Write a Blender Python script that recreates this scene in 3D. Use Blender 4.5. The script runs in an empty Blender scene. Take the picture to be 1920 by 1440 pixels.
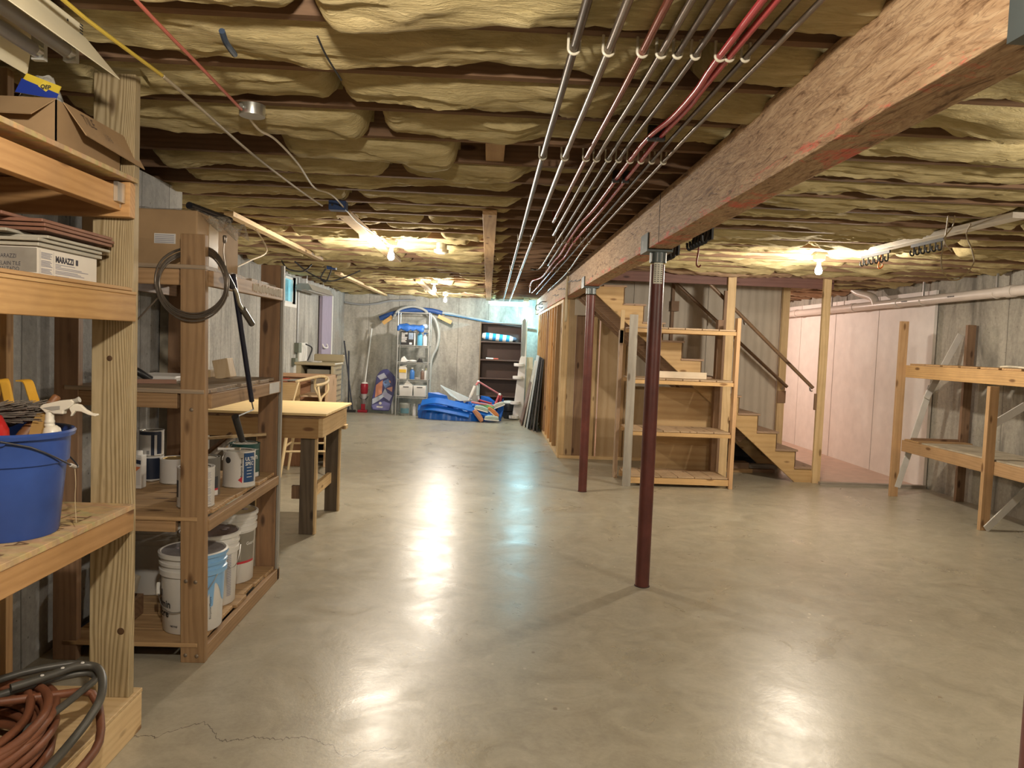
import bpy, bmesh, math, random
from mathutils import Vector, Matrix, Euler, noise as mnoise
random.seed(7)
SC = bpy.context.scene
COL = SC.collection
R = math.radians
pi = math.pi

# ------------------------------------------------------------------ camera
cam_d = bpy.data.cameras.new('camera'); cam = bpy.data.objects.new('camera', cam_d); COL.objects.link(cam)
cam_d.sensor_width = 36.0; cam_d.lens = 26.25; cam_d.clip_start = .05; cam_d.clip_end = 100
AX = Vector((0.99873295, 0.03695312, 0.03416095))
AY = Vector((-0.03207657, -0.05559939, 0.99793777))
AZ = Vector((0.03877624, -0.9977691, -0.05434361))
RW = Matrix((AX, AY, AZ))
cr = RW @ Vector((1, 0, 0)); cu = RW @ Vector((0, -1, 0)); cb = RW @ Vector((0, 0, -1))
CAM = Vector((0, 0, 1.5))
cam.matrix_world = Matrix(((cr.x, cu.x, cb.x, CAM.x), (cr.y, cu.y, cb.y, CAM.y), (cr.z, cu.z, cb.z, CAM.z), (0, 0, 0, 1)))
SC.camera = cam

def at(x, y, X=None, Y=None, Z=None):
    """point seen at photo pixel x,y on the plane X=, Y= or Z="""
    d = RW @ Vector(((x - 960) / 1400., (y - 720) / 1400., 1.))
    i, v = (0, X) if X is not None else ((1, Y) if Y is not None else (2, Z))
    return CAM + d * ((v - CAM[i]) / d[i])

# ------------------------------------------------------------------ view, world, lamps
SC.view_settings.view_transform = 'Standard'; SC.view_settings.look = 'None'
SC.view_settings.gamma = 1.0; SC.view_settings.use_curve_mapping = False
SC.view_settings.exposure = 0.98
SC.cycles.max_bounces = 8; SC.cycles.diffuse_bounces = 5; SC.cycles.glossy_bounces = 3
SC.cycles.transmission_bounces = 6; SC.cycles.transparent_max_bounces = 8
SC.cycles.use_denoising = True
SC.cycles.sample_clamp_indirect = 4.0
W = bpy.data.worlds.new('world'); SC.world = W; W.use_nodes = True
bg = W.node_tree.nodes['Background']; bg.inputs[0].default_value = (.35, .85, 1.0, 1); bg.inputs[1].default_value = 2.2

WARM = (1.0, .89, .74)
def lamp(name, loc, power, col=WARM, r=.045):
    l = bpy.data.lights.new(name, 'POINT'); l.energy = power; l.color = col; l.shadow_soft_size = r
    o = bpy.data.objects.new(name, l); COL.objects.link(o); o.location = loc; return o
BULBS = [((-.9, 6.8, 2.235), 62, WARM), ((-.82, 11.1, 2.235), 50, (1, .9, .76)), ((-.81, 13.75, 2.235), 55, (1, .93, .84)),
         ((2.87, 6.5, 2.235), 62, WARM), ((.72, 14.75, 2.2), 34, (.40, .85, 1.0)),
         ((-.3, .85, 2.235), 60, WARM), ((2.9, 2.1, 2.235), 58, WARM), ((3.3, 11.9, 2.235), 75, (1, .78, .66))]
for i, (p, e, c) in enumerate(BULBS):
    lamp('bulb_light', (p[0], p[1], p[2] - .06), e, c)

# ------------------------------------------------------------------ materials
def new_mat(name):
    m = bpy.data.materials.new(name); m.use_nodes = True
    nt = m.node_tree; b = nt.nodes['Principled BSDF']; return m, nt, b
def N(nt, t, **kw):
    n = nt.nodes.new(t)
    for k, v in kw.items():
        if k == 'ins':
            for a, c in v.items(): n.inputs[a].default_value = c
        else: setattr(n, k, v)
    return n
def L(nt, a, b): nt.links.new(a, b)
def ramp(nt, src, stops):
    n = nt.nodes.new('ShaderNodeValToRGB'); e = n.color_ramp.elements
    while len(e) > 1: e.remove(e[-1])
    e[0].position = stops[0][0]; e[0].color = (*stops[0][1], 1)
    for p, c in stops[1:]:
        x = e.new(p); x.color = (*c, 1)
    L(nt, src, n.inputs[0]); return n.outputs[0]
def mix(nt, fac, a, b, mode='MIX'):
    n = nt.nodes.new('ShaderNodeMix'); n.data_type = 'RGBA'; n.blend_type = mode
    for s, v in ((n.inputs[0], fac), (n.inputs[6], a), (n.inputs[7], b)):
        if isinstance(v, (int, float)): s.default_value = v
        elif isinstance(v, tuple): s.default_value = (*v[:3], 1)
        else: L(nt, v, s)
    return n.outputs[2]
def mth(nt, op, a, b=None, c=None):
    n = nt.nodes.new('ShaderNodeMath'); n.operation = op
    for i, v in enumerate((a, b, c)):
        if v is None: continue
        if isinstance(v, (int, float)): n.inputs[i].default_value = v
        else: L(nt, v, n.inputs[i])
    return n.outputs[0]
def coords(nt, scale=(1, 1, 1), rnd=0.0, kind='Object'):
    tc = nt.nodes.new('ShaderNodeTexCoord'); src = tc.outputs[kind]
    if rnd:
        oi = nt.nodes.new('ShaderNodeObjectInfo')
        cx = nt.nodes.new('ShaderNodeCombineXYZ')
        for i, k in enumerate((1.0, 1.7, 2.3)): L(nt, mth(nt, 'MULTIPLY', oi.outputs['Random'], rnd * k), cx.inputs[i])
        va = nt.nodes.new('ShaderNodeVectorMath'); va.operation = 'ADD'; L(nt, src, va.inputs[0]); L(nt, cx.outputs[0], va.inputs[1]); src = va.outputs[0]
    mp = nt.nodes.new('ShaderNodeMapping'); mp.inputs['Scale'].default_value = scale; L(nt, src, mp.inputs[0])
    return mp.outputs[0]
def noise_(nt, vec, scale, detail=4, rough=.55, dist=0):
    n = nt.nodes.new('ShaderNodeTexNoise'); n.inputs['Scale'].default_value = scale; n.inputs['Detail'].default_value = detail
    n.inputs['Roughness'].default_value = rough; n.inputs['Distortion'].default_value = dist
    L(nt, vec, n.inputs['Vector']); return n.outputs[0]
def bump(nt, b, h, s=.3, d=.01):
    n = nt.nodes.new('ShaderNodeBump'); n.inputs['Strength'].default_value = s; n.inputs['Distance'].default_value = d
    L(nt, h, n.inputs['Height']); L(nt, n.outputs[0], b.inputs['Normal'])

_plain = {}
def plain(col, rough=.5, metal=0, name='plain', vary=.12, spec=.5, bumps=0.0, alpha=None, trans=0):
    k = (col, rough, metal, name, vary, trans)
    if k in _plain: return _plain[k]
    m, nt, b = new_mat(name)
    v = coords(nt, rnd=3)
    n = noise_(nt, v, 7, 4)
    d = tuple(c * (1 - vary) for c in col); u = tuple(min(1, c * (1 + vary * .6)) for c in col)
    L(nt, ramp(nt, n, [(.3, d), (.7, u)]), b.inputs['Base Color'])
    b.inputs['Roughness'].default_value = rough; b.inputs['Metallic'].default_value = metal
    b.inputs['Specular IOR Level'].default_value = spec
    if trans: b.inputs['Transmission Weight'].default_value = trans
    if bumps: bump(nt, b, noise_(nt, v, 60, 3), bumps, .004)
    _plain[k] = m; return m

_wood = {}
def wood(axis='Z', light=(.50, .30, .14), dark=(.30, .155, .06), ring=14.0, contrast=1.0, rough=.62, knots=True, name='wood', dirt=.25, spec=.4):
    k = (axis, light, dark, ring, contrast)
    if k in _wood: return _wood[k]
    m, nt, b = new_mat(name)
    ai = 'XYZ'.index(axis)
    sc = [1, 1, 1]; sc[ai] = .09
    v = coords(nt, tuple(sc), rnd=4)
    tc = coords(nt, tuple(sc))
    # wobble the ring coordinates with a long slow noise
    nz = nt.nodes.new('ShaderNodeTexNoise'); nz.inputs['Scale'].default_value = 4.5; nz.inputs['Detail'].default_value = 2; L(nt, v, nz.inputs['Vector'])
    sub = nt.nodes.new('ShaderNodeVectorMath'); sub.operation = 'MULTIPLY_ADD'; L(nt, nz.outputs['Color'], sub.inputs[0])
    sub.inputs[1].default_value = (.16, .16, .16); L(nt, v, sub.inputs[2])
    wv = nt.nodes.new('ShaderNodeTexWave'); wv.wave_type = 'RINGS'; wv.rings_direction = axis; wv.inputs['Scale'].default_value = ring
    wv.inputs['Distortion'].default_value = 1.2; wv.inputs['Detail'].default_value = 1.5; wv.inputs['Detail Scale'].default_value = 2
    L(nt, sub.outputs[0], wv.inputs['Vector'])
    fine = noise_(nt, v, 120, 3)
    c = ramp(nt, wv.outputs[1] if len(wv.outputs) > 1 else wv.outputs[0], [(0, dark), (.45, tuple((a * .35 + bb * .65) for a, bb in zip(dark, light))), (.8, light), (1, light)])
    c = mix(nt, contrast, light, c)
    c = mix(nt, .22, c, ramp(nt, fine, [(.35, dark), (.65, light)]))
    big = noise_(nt, coords(nt, (1, 1, 1), rnd=5), 3.2, 4)
    c = mix(nt, mth(nt, 'MULTIPLY', ramp(nt, big, [(.45, (0, 0, 0)), (.72, (1, 1, 1))]), dirt), c, tuple(x * .45 for x in dark))
    if knots:
        s2 = [9, 9, 9]; s2[ai] = 3.2
        vo = nt.nodes.new('ShaderNodeTexVoronoi'); vo.inputs['Scale'].default_value = 1.0; L(nt, coords(nt, tuple(s2), rnd=6), vo.inputs['Vector'])
        kf = ramp(nt, vo.outputs['Distance'], [(.0, (1, 1, 1)), (.10, (.9, .9, .9)), (.17, (0, 0, 0))])
        c = mix(nt, kf, c, (dark[0] * .45, dark[1] * .38, dark[2] * .35))
    oi = nt.nodes.new('ShaderNodeObjectInfo')
    hv = nt.nodes.new('ShaderNodeHueSaturation'); L(nt, c, hv.inputs['Color']); L(nt, mth(nt, 'MULTIPLY_ADD', oi.outputs['Random'], .28, .86), hv.inputs['Value'])
    L(nt, hv.outputs[0], b.inputs['Base Color'])
    b.inputs['Roughness'].default_value = rough; b.inputs['Specular IOR Level'].default_value = spec
    bump(nt, b, mix(nt, .5, wv.outputs[0], fine), .15, .003)
    _wood[k] = m; return m
PINE = dict(light=(.52, .335, .165), dark=(.36, .20, .085), contrast=.55)
ORANGE = dict(light=(.52, .30, .125), dark=(.36, .185, .065), contrast=.45)
PT = dict(light=(.50, .40, .24), dark=(.25, .18, .085), contrast=1.0, ring=58)
GREY = dict(light=(.36, .32, .27), dark=(.20, .17, .14), contrast=.6)
BROWN = dict(light=(.30, .185, .11), dark=(.17, .10, .06), contrast=.5)
PALE = dict(light=(.70, .52, .29), dark=(.52, .34, .16), contrast=.4)
JOIST = dict(rough=.92, spec=.12, light=(.235, .145, .09), dark=(.13, .08, .052), contrast=.4)
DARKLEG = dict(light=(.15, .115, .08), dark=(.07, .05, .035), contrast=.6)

def concrete(name, base, boards=None, axis=0, pitch=.3, stain=.5, pits=True, blue=0):
    m, nt, b = new_mat(name)
    v = coords(nt, (1, 1, 1))
    big = noise_(nt, v, 1.1, 6, .6)
    vert = noise_(nt, coords(nt, (3.2, 3.2, .55)), 1.6, 6, .65, .6)
    fine = noise_(nt, v, 24, 6, .7)
    lo = tuple(c * .50 for c in base); hi = tuple(min(1, c * 1.45) for c in base)
    c = ramp(nt, big, [(.3, lo), (.68, hi)])
    c = mix(nt, .6, c, ramp(nt, vert, [(.32, tuple(x * .38 for x in base)), (.5, base), (.68, hi)]))
    c = mix(nt, .35, c, ramp(nt, fine, [(.3, lo), (.7, hi)]))
    sx = nt.nodes.new('ShaderNodeSeparateXYZ'); L(nt, v, sx.inputs[0])
    h = fine
    if boards:
        t = mth(nt, 'DIVIDE', sx.outputs[axis], pitch)
        cell = mth(nt, 'FLOOR', t)
        wn = nt.nodes.new('ShaderNodeTexWhiteNoise'); wn.noise_dimensions = '1D'; L(nt, cell, wn.inputs['W'])
        hv = nt.nodes.new('ShaderNodeHueSaturation'); L(nt, c, hv.inputs['Color']); L(nt, mth(nt, 'MULTIPLY_ADD', wn.outputs[0], .24, .88), hv.inputs['Value']); c = hv.outputs[0]
        fr = mth(nt, 'FRACT', mth(nt, 'ADD', t, mth(nt, 'MULTIPLY', noise_(nt, coords(nt, (.3, .3, 1)), 1.5, 2), .05)))
        ln = mth(nt, 'LESS_THAN', fr, .010 / pitch)
        c = mix(nt, mth(nt, 'MULTIPLY', ln, .75), c, tuple(x * .3 for x in base))
        h = mth(nt, 'SUBTRACT', fine, mth(nt, 'MULTIPLY', ln, 1.5))
    # dark stains running down
    st = noise_(nt, coords(nt, (1.4, 1.4, .4)), 1.3, 5, .6, 1.0)
    c = mix(nt, mth(nt, 'MULTIPLY', ramp(nt, st, [(.52, (0, 0, 0)), (.66, (1, 1, 1))]), stain), c, tuple(x * .38 for x in base))
    if pits:
        vo = nt.nodes.new('ShaderNodeTexVoronoi'); vo.inputs['Scale'].default_value = 16; L(nt, v, vo.inputs['Vector'])
        pf = ramp(nt, vo.outputs['Distance'], [(0, (1, 1, 1)), (.07, (1, 1, 1)), (.11, (0, 0, 0))])
        c = mix(nt, mth(nt, 'MULTIPLY', pf, .7), c, tuple(x * .3 for x in base))
    L(nt, c, b.inputs['Base Color']); b.inputs['Roughness'].default_value = .85
    bump(nt, b, h, .4, .012)
    return m

def floor_mat():
    m, nt, b = new_mat('floor_concrete')
    v = coords(nt)
    big = noise_(nt, v, .8, 5, .6, .5); mid = noise_(nt, v, 4.5, 6, .65, 1.5); fine = noise_(nt, v, 45, 4, .7)
    c = ramp(nt, big, [(.3, (.315, .29, .22)), (.7, (.44, .41, .32))])
    c = mix(nt, .58, c, ramp(nt, mid, [(.3, (.26, .235, .175)), (.52, (.385, .355, .275)), (.72, (.50, .47, .375))]))
    c = mix(nt, .18, c, ramp(nt, fine, [(.3, (.16, .14, .11)), (.7, (.45, .41, .34))]))
    # pale paint spots
    vo = nt.nodes.new('ShaderNodeTexVoronoi'); vo.inputs['Scale'].default_value = 11; L(nt, coords(nt, (1, .7, 1)), vo.inputs['Vector'])
    spot = ramp(nt, mth(nt, 'ADD', vo.outputs['Distance'], mth(nt, 'MULTIPLY', noise_(nt, v, 30, 3), .12)), [(0, (1, 1, 1)), (.12, (1, 1, 1)), (.14, (0, 0, 0))])
    reg = ramp(nt, noise_(nt, v, .55, 2), [(.5, (0, 0, 0)), (.6, (1, 1, 1))])
    c = mix(nt, mth(nt, 'MULTIPLY', mth(nt, 'MULTIPLY', spot, reg), .75), c, (.72, .68, .54))
    # brown paint marks
    vb = nt.nodes.new('ShaderNodeTexVoronoi'); vb.inputs['Scale'].default_value = 3.1; L(nt, coords(nt, (1.3, 1, 1)), vb.inputs['Vector'])
    bs = ramp(nt, vb.outputs['Distance'], [(0, (1, 1, 1)), (.03, (1, 1, 1)), (.045, (0, 0, 0))])
    c = mix(nt, mth(nt, 'MULTIPLY', bs, .6), c, (.16, .11, .07))
    # cracks: one near the camera (world y ~2.6), fine joint further on
    sx = nt.nodes.new('ShaderNodeSeparateXYZ'); L(nt, v, sx.inputs[0])
    wob = noise_(nt, coords(nt, (2.5, .5, 1)), 1.6, 5, .6)
    yy = mth(nt, 'SUBTRACT', sx.outputs[1], mth(nt, 'MULTIPLY_ADD', wob, .5, 2.37))
    yy = mth(nt, 'ADD', yy, mth(nt, 'MULTIPLY', sx.outputs[0], .13))
    crk = mth(nt, 'LESS_THAN', mth(nt, 'ABSOLUTE', yy), .0028)
    crk = mth(nt, 'MULTIPLY', crk, mth(nt, 'LESS_THAN', sx.outputs[0], -.28))
    c = mix(nt, mth(nt, 'MULTIPLY', crk, .8), c, (.07, .055, .04))
    L(nt, c, b.inputs['Base Color'])
    r = ramp(nt, noise_(nt, v, 2.2, 6, .7, 1), [(.3, (.24,) * 3), (.7, (.46,) * 3)])
    L(nt, r, b.inputs['Roughness'])
    b.inputs['Specular IOR Level'].default_value = .5
    b.inputs['Coat Weight'].default_value = .15; b.inputs['Coat Roughness'].default_value = .25
    h = mix(nt, .5, mid, fine)
    bump(nt, b, h, .22, .006)
    return m

def insul_mat(name, lo, mid, hi):
    m, nt, b = new_mat(name)
    v = coords(nt, (.55, 1.6, 1), rnd=8)
    a = noise_(nt, v, 4, 6, .65, 1.2); f = noise_(nt, coords(nt, (.25, 2.2, 1), rnd=3), 34, 5, .7, .8)
    patch = noise_(nt, coords(nt, (1, 1, 1), rnd=9), 1.3, 3)
    c = ramp(nt, a, [(.3, lo), (.5, mid), (.72, hi)])
    c = mix(nt, .30, c, ramp(nt, f, [(.3, lo), (.7, hi)]))
    c = mix(nt, mth(nt, 'MULTIPLY', ramp(nt, patch, [(.5, (0, 0, 0)), (.75, (1, 1, 1))]), .35), c, (.42, .30, .17))
    L(nt, c, b.inputs['Base Color']); b.inputs['Roughness'].default_value = .95
    b.inputs['Specular IOR Level'].default_value = .15
    bump(nt, b, mix(nt, .45, a, f), .75, .03)
    return m
def strand_mat():
    m, nt, b = new_mat('strand_lumber')
    v = coords(nt, (1, .16, 1))
    a = noise_(nt, v, 24, 3, .62, 2.4); c2 = noise_(nt, v, 46, 3, .6, 1.6)
    c = ramp(nt, a, [(.32, (.15, .075, .03)), (.42, (.40, .25, .135)), (.6, (.51, .345, .20)), (.8, (.57, .41, .25))])
    edge = ramp(nt, c2, [(.42, (0, 0, 0)), (.47, (1, 1, 1)), (.52, (0, 0, 0))])
    c = mix(nt, mth(nt, 'MULTIPLY', edge, .6), c, (.17, .09, .045))
    sx = nt.nodes.new('ShaderNodeSeparateXYZ'); L(nt, coords(nt), sx.inputs[0])
    # red chalk rubbed along the lower edge here and there (edge height .16 below the centre)
    lowz = mth(nt, 'LESS_THAN', sx.outputs[2], -.098)
    pn = ramp(nt, noise_(nt, coords(nt, (1, 1.2, 6)), 3.0, 5, .8, .4), [(.52, (0, 0, 0)), (.62, (1, 1, 1))])
    c = mix(nt, mth(nt, 'MULTIPLY', mth(nt, 'MULTIPLY', lowz, pn), .7), c, (.75, .10, .08))
    L(nt, c, b.inputs['Base Color']); b.inputs['Roughness'].default_value = .7
    bump(nt, b, mix(nt, .5, a, c2), .6, .012); return m
def osb_mat(name='oriented_strand', base=(.56, .36, .18)):
    m, nt, b = new_mat(name)
    v = coords(nt, (1, 1, 1), rnd=4)
    vo = nt.nodes.new('ShaderNodeTexVoronoi'); vo.inputs['Scale'].default_value = 18; L(nt, coords(nt, (1, 2.4, 2)), vo.inputs['Vector'])
    c = mix(nt, .5, base, vo.outputs['Color'], 'OVERLAY')
    c = mix(nt, .6, c, base)
    c = mix(nt, .5, c, ramp(nt, noise_(nt, v, 30, 4), [(.3, tuple(x * .6 for x in base)), (.7, tuple(min(1, x * 1.2) for x in base))]))
    L(nt, c, b.inputs['Base Color']); b.inputs['Roughness'].default_value = .8; return m
def plywood(axis='Z', light=(.58, .41, .22), dark=(.42, .26, .12), name='plywood', rough=.6):
    return wood(axis, light=light, dark=dark, ring=5, contrast=.6, rough=rough, name=name, dirt=.12, knots=False)
def emit(name, col, s):
    m, nt, b = new_mat(name); b.inputs['Emission Color'].default_value = (*col, 1); b.inputs['Emission Strength'].default_value = s
    b.inputs['Base Color'].default_value = (*col, 1); return m
def clear(name, tint=(1, 1, 1), alpha=.25, rough=.15):
    m, nt, b = new_mat(name); v = coords(nt, rnd=2)
    L(nt, ramp(nt, noise_(nt, v, 9, 4), [(.35, tuple(c * .8 for c in tint)), (.65, tint)]), b.inputs['Base Color'])
    b.inputs['Roughness'].default_value = rough
    L(nt, ramp(nt, noise_(nt, v, 22, 4, .6, 1.5), [(.4, (alpha * .5,) * 3), (.62, (min(1, alpha * 2),) * 3)]), b.inputs['Alpha'])
    bump(nt, b, noise_(nt, v, 25, 3), .6, .01); return m

# ------------------------------------------------------------------ mesh builder
def origin_of(o):
    v = Vector((0, 0, 0))
    while o is not None: v += o.location; o = o.parent
    return v
class MB:
    def __init__(s): s.v = []; s.f = []; s.sm = []
    def add(s, vs, fs, smooth=False):
        n = len(s.v); s.v += [Vector(p) for p in vs]; s.f += [tuple(n + i for i in f) for f in fs]; s.sm += [smooth] * len(fs); return s
    def box(s, x0, x1, y0, y1, z0, z1):
        if x0 > x1: x0, x1 = x1, x0
        if y0 > y1: y0, y1 = y1, y0
        if z0 > z1: z0, z1 = z1, z0
        return s.add([(x0, y0, z0), (x1, y0, z0), (x1, y1, z0), (x0, y1, z0), (x0, y0, z1), (x1, y0, z1), (x1, y1, z1), (x0, y1, z1)],
                     [(0, 3, 2, 1), (4, 5, 6, 7), (0, 1, 5, 4), (1, 2, 6, 5), (2, 3, 7, 6), (3, 0, 4, 7)])
    def bar(s, a, b, w, h, up=(0, 0, 1)):
        a = Vector(a); b = Vector(b); d = (b - a).normalized(); u = Vector(up)
        sd = d.cross(u)
        if sd.length < 1e-4: sd = d.cross(Vector((1, 0, 0)))
        sd.normalize(); u = sd.cross(d).normalized()
        sd *= w / 2; u *= h / 2
        vs = [a - sd - u, a + sd - u, a + sd + u, a - sd + u, b - sd - u, b + sd - u, b + sd + u, b - sd + u]
        return s.add(vs, [(0, 1, 2, 3), (7, 6, 5, 4), (0, 4, 5, 1), (1, 5, 6, 2), (2, 6, 7, 3), (3, 7, 4, 0)])
    def tube(s, pts, r, n=10, closed=False, caps=True):
        pts = [Vector(p) for p in pts]; m = len(pts)
        rs = r if isinstance(r, (list, tuple)) else [r] * m
        t0 = (pts[1] - pts[0]).normalized(); u = t0.orthogonal().normalized()
        vs = []; prev = t0
        for i, p in enumerate(pts):
            if closed: t = (pts[(i + 1) % m] - pts[i - 1])
            else: t = pts[min(i + 1, m - 1)] - pts[max(i - 1, 0)]
            t.normalize(); q = prev.rotation_difference(t); u = q @ u; u = (u - t * u.dot(t)).normalized(); prev = t
            w = t.cross(u)
            for k in range(n):
                a = 2 * pi * k / n; vs.append(p + (u * math.cos(a) + w * math.sin(a)) * rs[i])
        fs = []
        for i in range(m if closed else m - 1):
            j = (i + 1) % m
            for k in range(n): fs.append((i * n + k, i * n + (k + 1) % n, j * n + (k + 1) % n, j * n + k))
        if caps and not closed: fs.append(tuple(range(n))[::-1]); fs.append(tuple((m - 1) * n + k for k in range(n)))
        return s.add(vs, fs, True)
    def lathe(s, prof, c=(0, 0, 0), n=28, axis=(0, 0, 1), sx=1, sy=1):
        """prof: list of (radius, height) from bottom to top about axis through c"""
        c = Vector(c); ax = Vector(axis).normalized()
        q = Vector((0, 0, 1)).rotation_difference(ax)
        vs = []; fs = []
        for r, h in prof:
            for k in range(n):
                a = 2 * pi * k / n; vs.append(c + q @ Vector((r * math.cos(a) * sx, r * math.sin(a) * sy, h)))
        for i in range(len(prof) - 1):
            for k in range(n): fs.append((i * n + k, i * n + (k + 1) % n, (i + 1) * n + (k + 1) % n, (i + 1) * n + k))
        fs.append(tuple(range(n))[::-1]); m = len(prof) - 1; fs.append(tuple(m * n + k for k in range(n)))
        return s.add(vs, fs, True)
    def prism(s, poly, a, b):
        """poly of 3D points; extruded by vector b-a"""
        d = Vector(b) - Vector(a); p = [Vector(q) for q in poly]; n = len(p)
        return s.add(p + [q + d for q in p], [tuple(range(n))[::-1], tuple(range(n, 2 * n))] + [(i, (i + 1) % n, n + (i + 1) % n, n + i) for i in range(n)])
    def ball(s, c, r, sx=1, sy=1, sz=1, n=16, m=10):
        prof = [(max(1e-4, math.sin(pi * i / m)) * r, -math.cos(pi * i / m) * r) for i in range(m + 1)]
        c = Vector(c); vs = []; fs = []
        for rr, h in prof:
            for k in range(n): vs.append(c + Vector((rr * math.cos(2 * pi * k / n) * sx, rr * math.sin(2 * pi * k / n) * sy, h * sz)))
        for i in range(m):
            for k in range(n): fs.append((i * n + k, i * n + (k + 1) % n, (i + 1) * n + (k + 1) % n, (i + 1) * n + k))
        return s.add(vs, fs, True)
    def xf(s, M):
        s.v = [M @ p for p in s.v]; return s
    def build(s, name, mat, parent=None, org=None, bevel=0, label=None):
        o0 = origin_of(parent) if parent is not None else Vector(org if org is not None else (0, 0, 0))
        me = bpy.data.meshes.new(name); me.from_pydata([p - o0 for p in s.v], [], s.f); me.update()
        bm = bmesh.new(); bm.from_mesh(me); bmesh.ops.recalc_face_normals(bm, faces=bm.faces); bm.to_mesh(me); bm.free()
        for p, q in zip(me.polygons, s.sm): p.use_smooth = q
        if any(s.sm):
            try: me.set_sharp_from_angle(angle=R(42))
            except Exception: pass
        me.materials.append(mat)
        o = bpy.data.objects.new(name, me); COL.objects.link(o)
        if parent is not None: o.parent = parent
        else: o.location = o0
        if bevel:
            md = o.modifiers.new('bevel', 'BEVEL'); md.width = bevel; md.segments = 2; md.limit_method = 'ANGLE'; md.angle_limit = R(50)
        if label: o['label'] = label
        return o
def thing(name, label, cat, loc, group=None):
    o = bpy.data.objects.new(name, None); COL.objects.link(o); o.location = loc; o.empty_display_size = .1
    return tag(o, label, cat, group)
def tag(o, label=None, cat=None, group=None, kind=None):
    if label: o['label'] = label
    if cat: o['category'] = cat
    if group: o['group'] = group
    if kind: o['kind'] = kind
    return o
def struct(o): o['kind'] = 'structure'; return o
def board(x0, x1, y0, y1, z0, z1, name, style, parent, bevel=.0025, axis=None, **kw):
    d = (abs(x1 - x0), abs(y1 - y0), abs(z1 - z0)); ax = axis or 'XYZ'[d.index(max(d))]
    st = dict(style); st.update(kw)
    return MB().box(x0, x1, y0, y1, z0, z1).build(name, wood(ax, **st), parent, bevel=bevel)
def text_mesh(txt, size, mat, parent, fn, name='lettering', bold=0.0, align='LEFT', depth=0.0):
    """flat lettering; fn maps (x right, y up) to a world point"""
    cu_ = bpy.data.curves.new('txt', 'FONT'); cu_.body = txt; cu_.size = size; cu_.offset = bold; cu_.align_x = align; cu_.resolution_u = 2
    o = bpy.data.objects.new('txt', cu_); COL.objects.link(o)
    bpy.context.view_layer.update()
    dg = bpy.context.evaluated_depsgraph_get()
    me = bpy.data.meshes.new_from_object(o.evaluated_get(dg)); bpy.data.objects.remove(o)
    o0 = origin_of(parent)
    for v in me.vertices: v.co = Vector(fn(v.co.x, v.co.y)) - o0
    me.name = name; me.materials.clear(); me.materials.append(mat)
    r = bpy.data.objects.new(name, me); COL.objects.link(r); r.parent = parent; return r
def flat(pts, mat, parent, name='marking'):
    """thin marking sheet through world points (quad or polygon)"""
    return MB().add(pts, [tuple(range(len(pts)))]).build(name, mat, parent)
def copy_tree(o, parent=None, loc=None):
    c = o.copy(); COL.objects.link(c); c.parent = parent
    if loc is not None: c.location = loc
    for ch in [x for x in bpy.data.objects if x.parent == o]: copy_tree(ch, c)
    return c
def smooth_path(pts, n=6, closed=False):
    P = [Vector(p) for p in pts]; out = []; m = len(P)
    rng = range(m if closed else m - 1)
    for i in rng:
        if closed: p0, p1, p2, p3 = P[i - 1], P[i], P[(i + 1) % m], P[(i + 2) % m]
        else: p0, p1, p2, p3 = P[max(i - 1, 0)], P[i], P[i + 1], P[min(i + 2, m - 1)]
        for k in range(n):
            t = k / n
            out.append(.5 * ((2 * p1) + (-p0 + p2) * t + (2 * p0 - 5 * p1 + 4 * p2 - p3) * t * t + (-p0 + 3 * p1 - 3 * p2 + p3) * t ** 3))
    if not closed: out.append(P[-1])
    return out
WHITE = plain((.78, .77, .74), .4, name='white_plastic', vary=.05)
BLACK = plain((.02, .02, .022), .4, name='black_plastic')
STEEL = plain((.55, .55, .55), .32, 1, name='bare_steel')
INK = plain((.03, .03, .035), .6, name='dark_ink', vary=0)
# ================================================================== the setting
XL, XR, YB, YF = -2.95, 5.17, 15.4, -2.4
ZC = 2.39
fl = struct(MB().box(XL - .3, XR + .3, YF - .2, YB + .3, -.2, 0).build('floor', floor_mat()))
CW_L = concrete('concrete_left', (.42, .41, .385), True, 1, .31, .6)
CW_B = concrete('concrete_back', (.46, .44, .39), True, 0, .61, .75)
CW_R = concrete('concrete_right', (.35, .33, .28), True, 1, 1.22, .85)
wl = MB(); WY0, WY1, WZ0 = 10.55, 11.5, 1.96
wl.box(XL - .25, XL, YF, WY0, 0, 2.62).box(XL - .25, XL, WY1, YB + .25, 0, 2.62).box(XL - .25, XL, WY0, WY1, 0, WZ0).box(XL - .25, XL, WY0, WY1, 2.36, 2.62)
struct(wl.build('wall_left', CW_L))
struct(MB().box(XL, XR, YB, YB + .25, 0, 2.62).build('wall_back', CW_B))
struct(MB().box(XR, XR + .25, YF, YB + .25, 0, 2.62).build('wall_right', CW_R))
struct(MB().box(XL, XR, YF - .2, YF, 0, 2.62).build('wall_front', CW_B))
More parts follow.
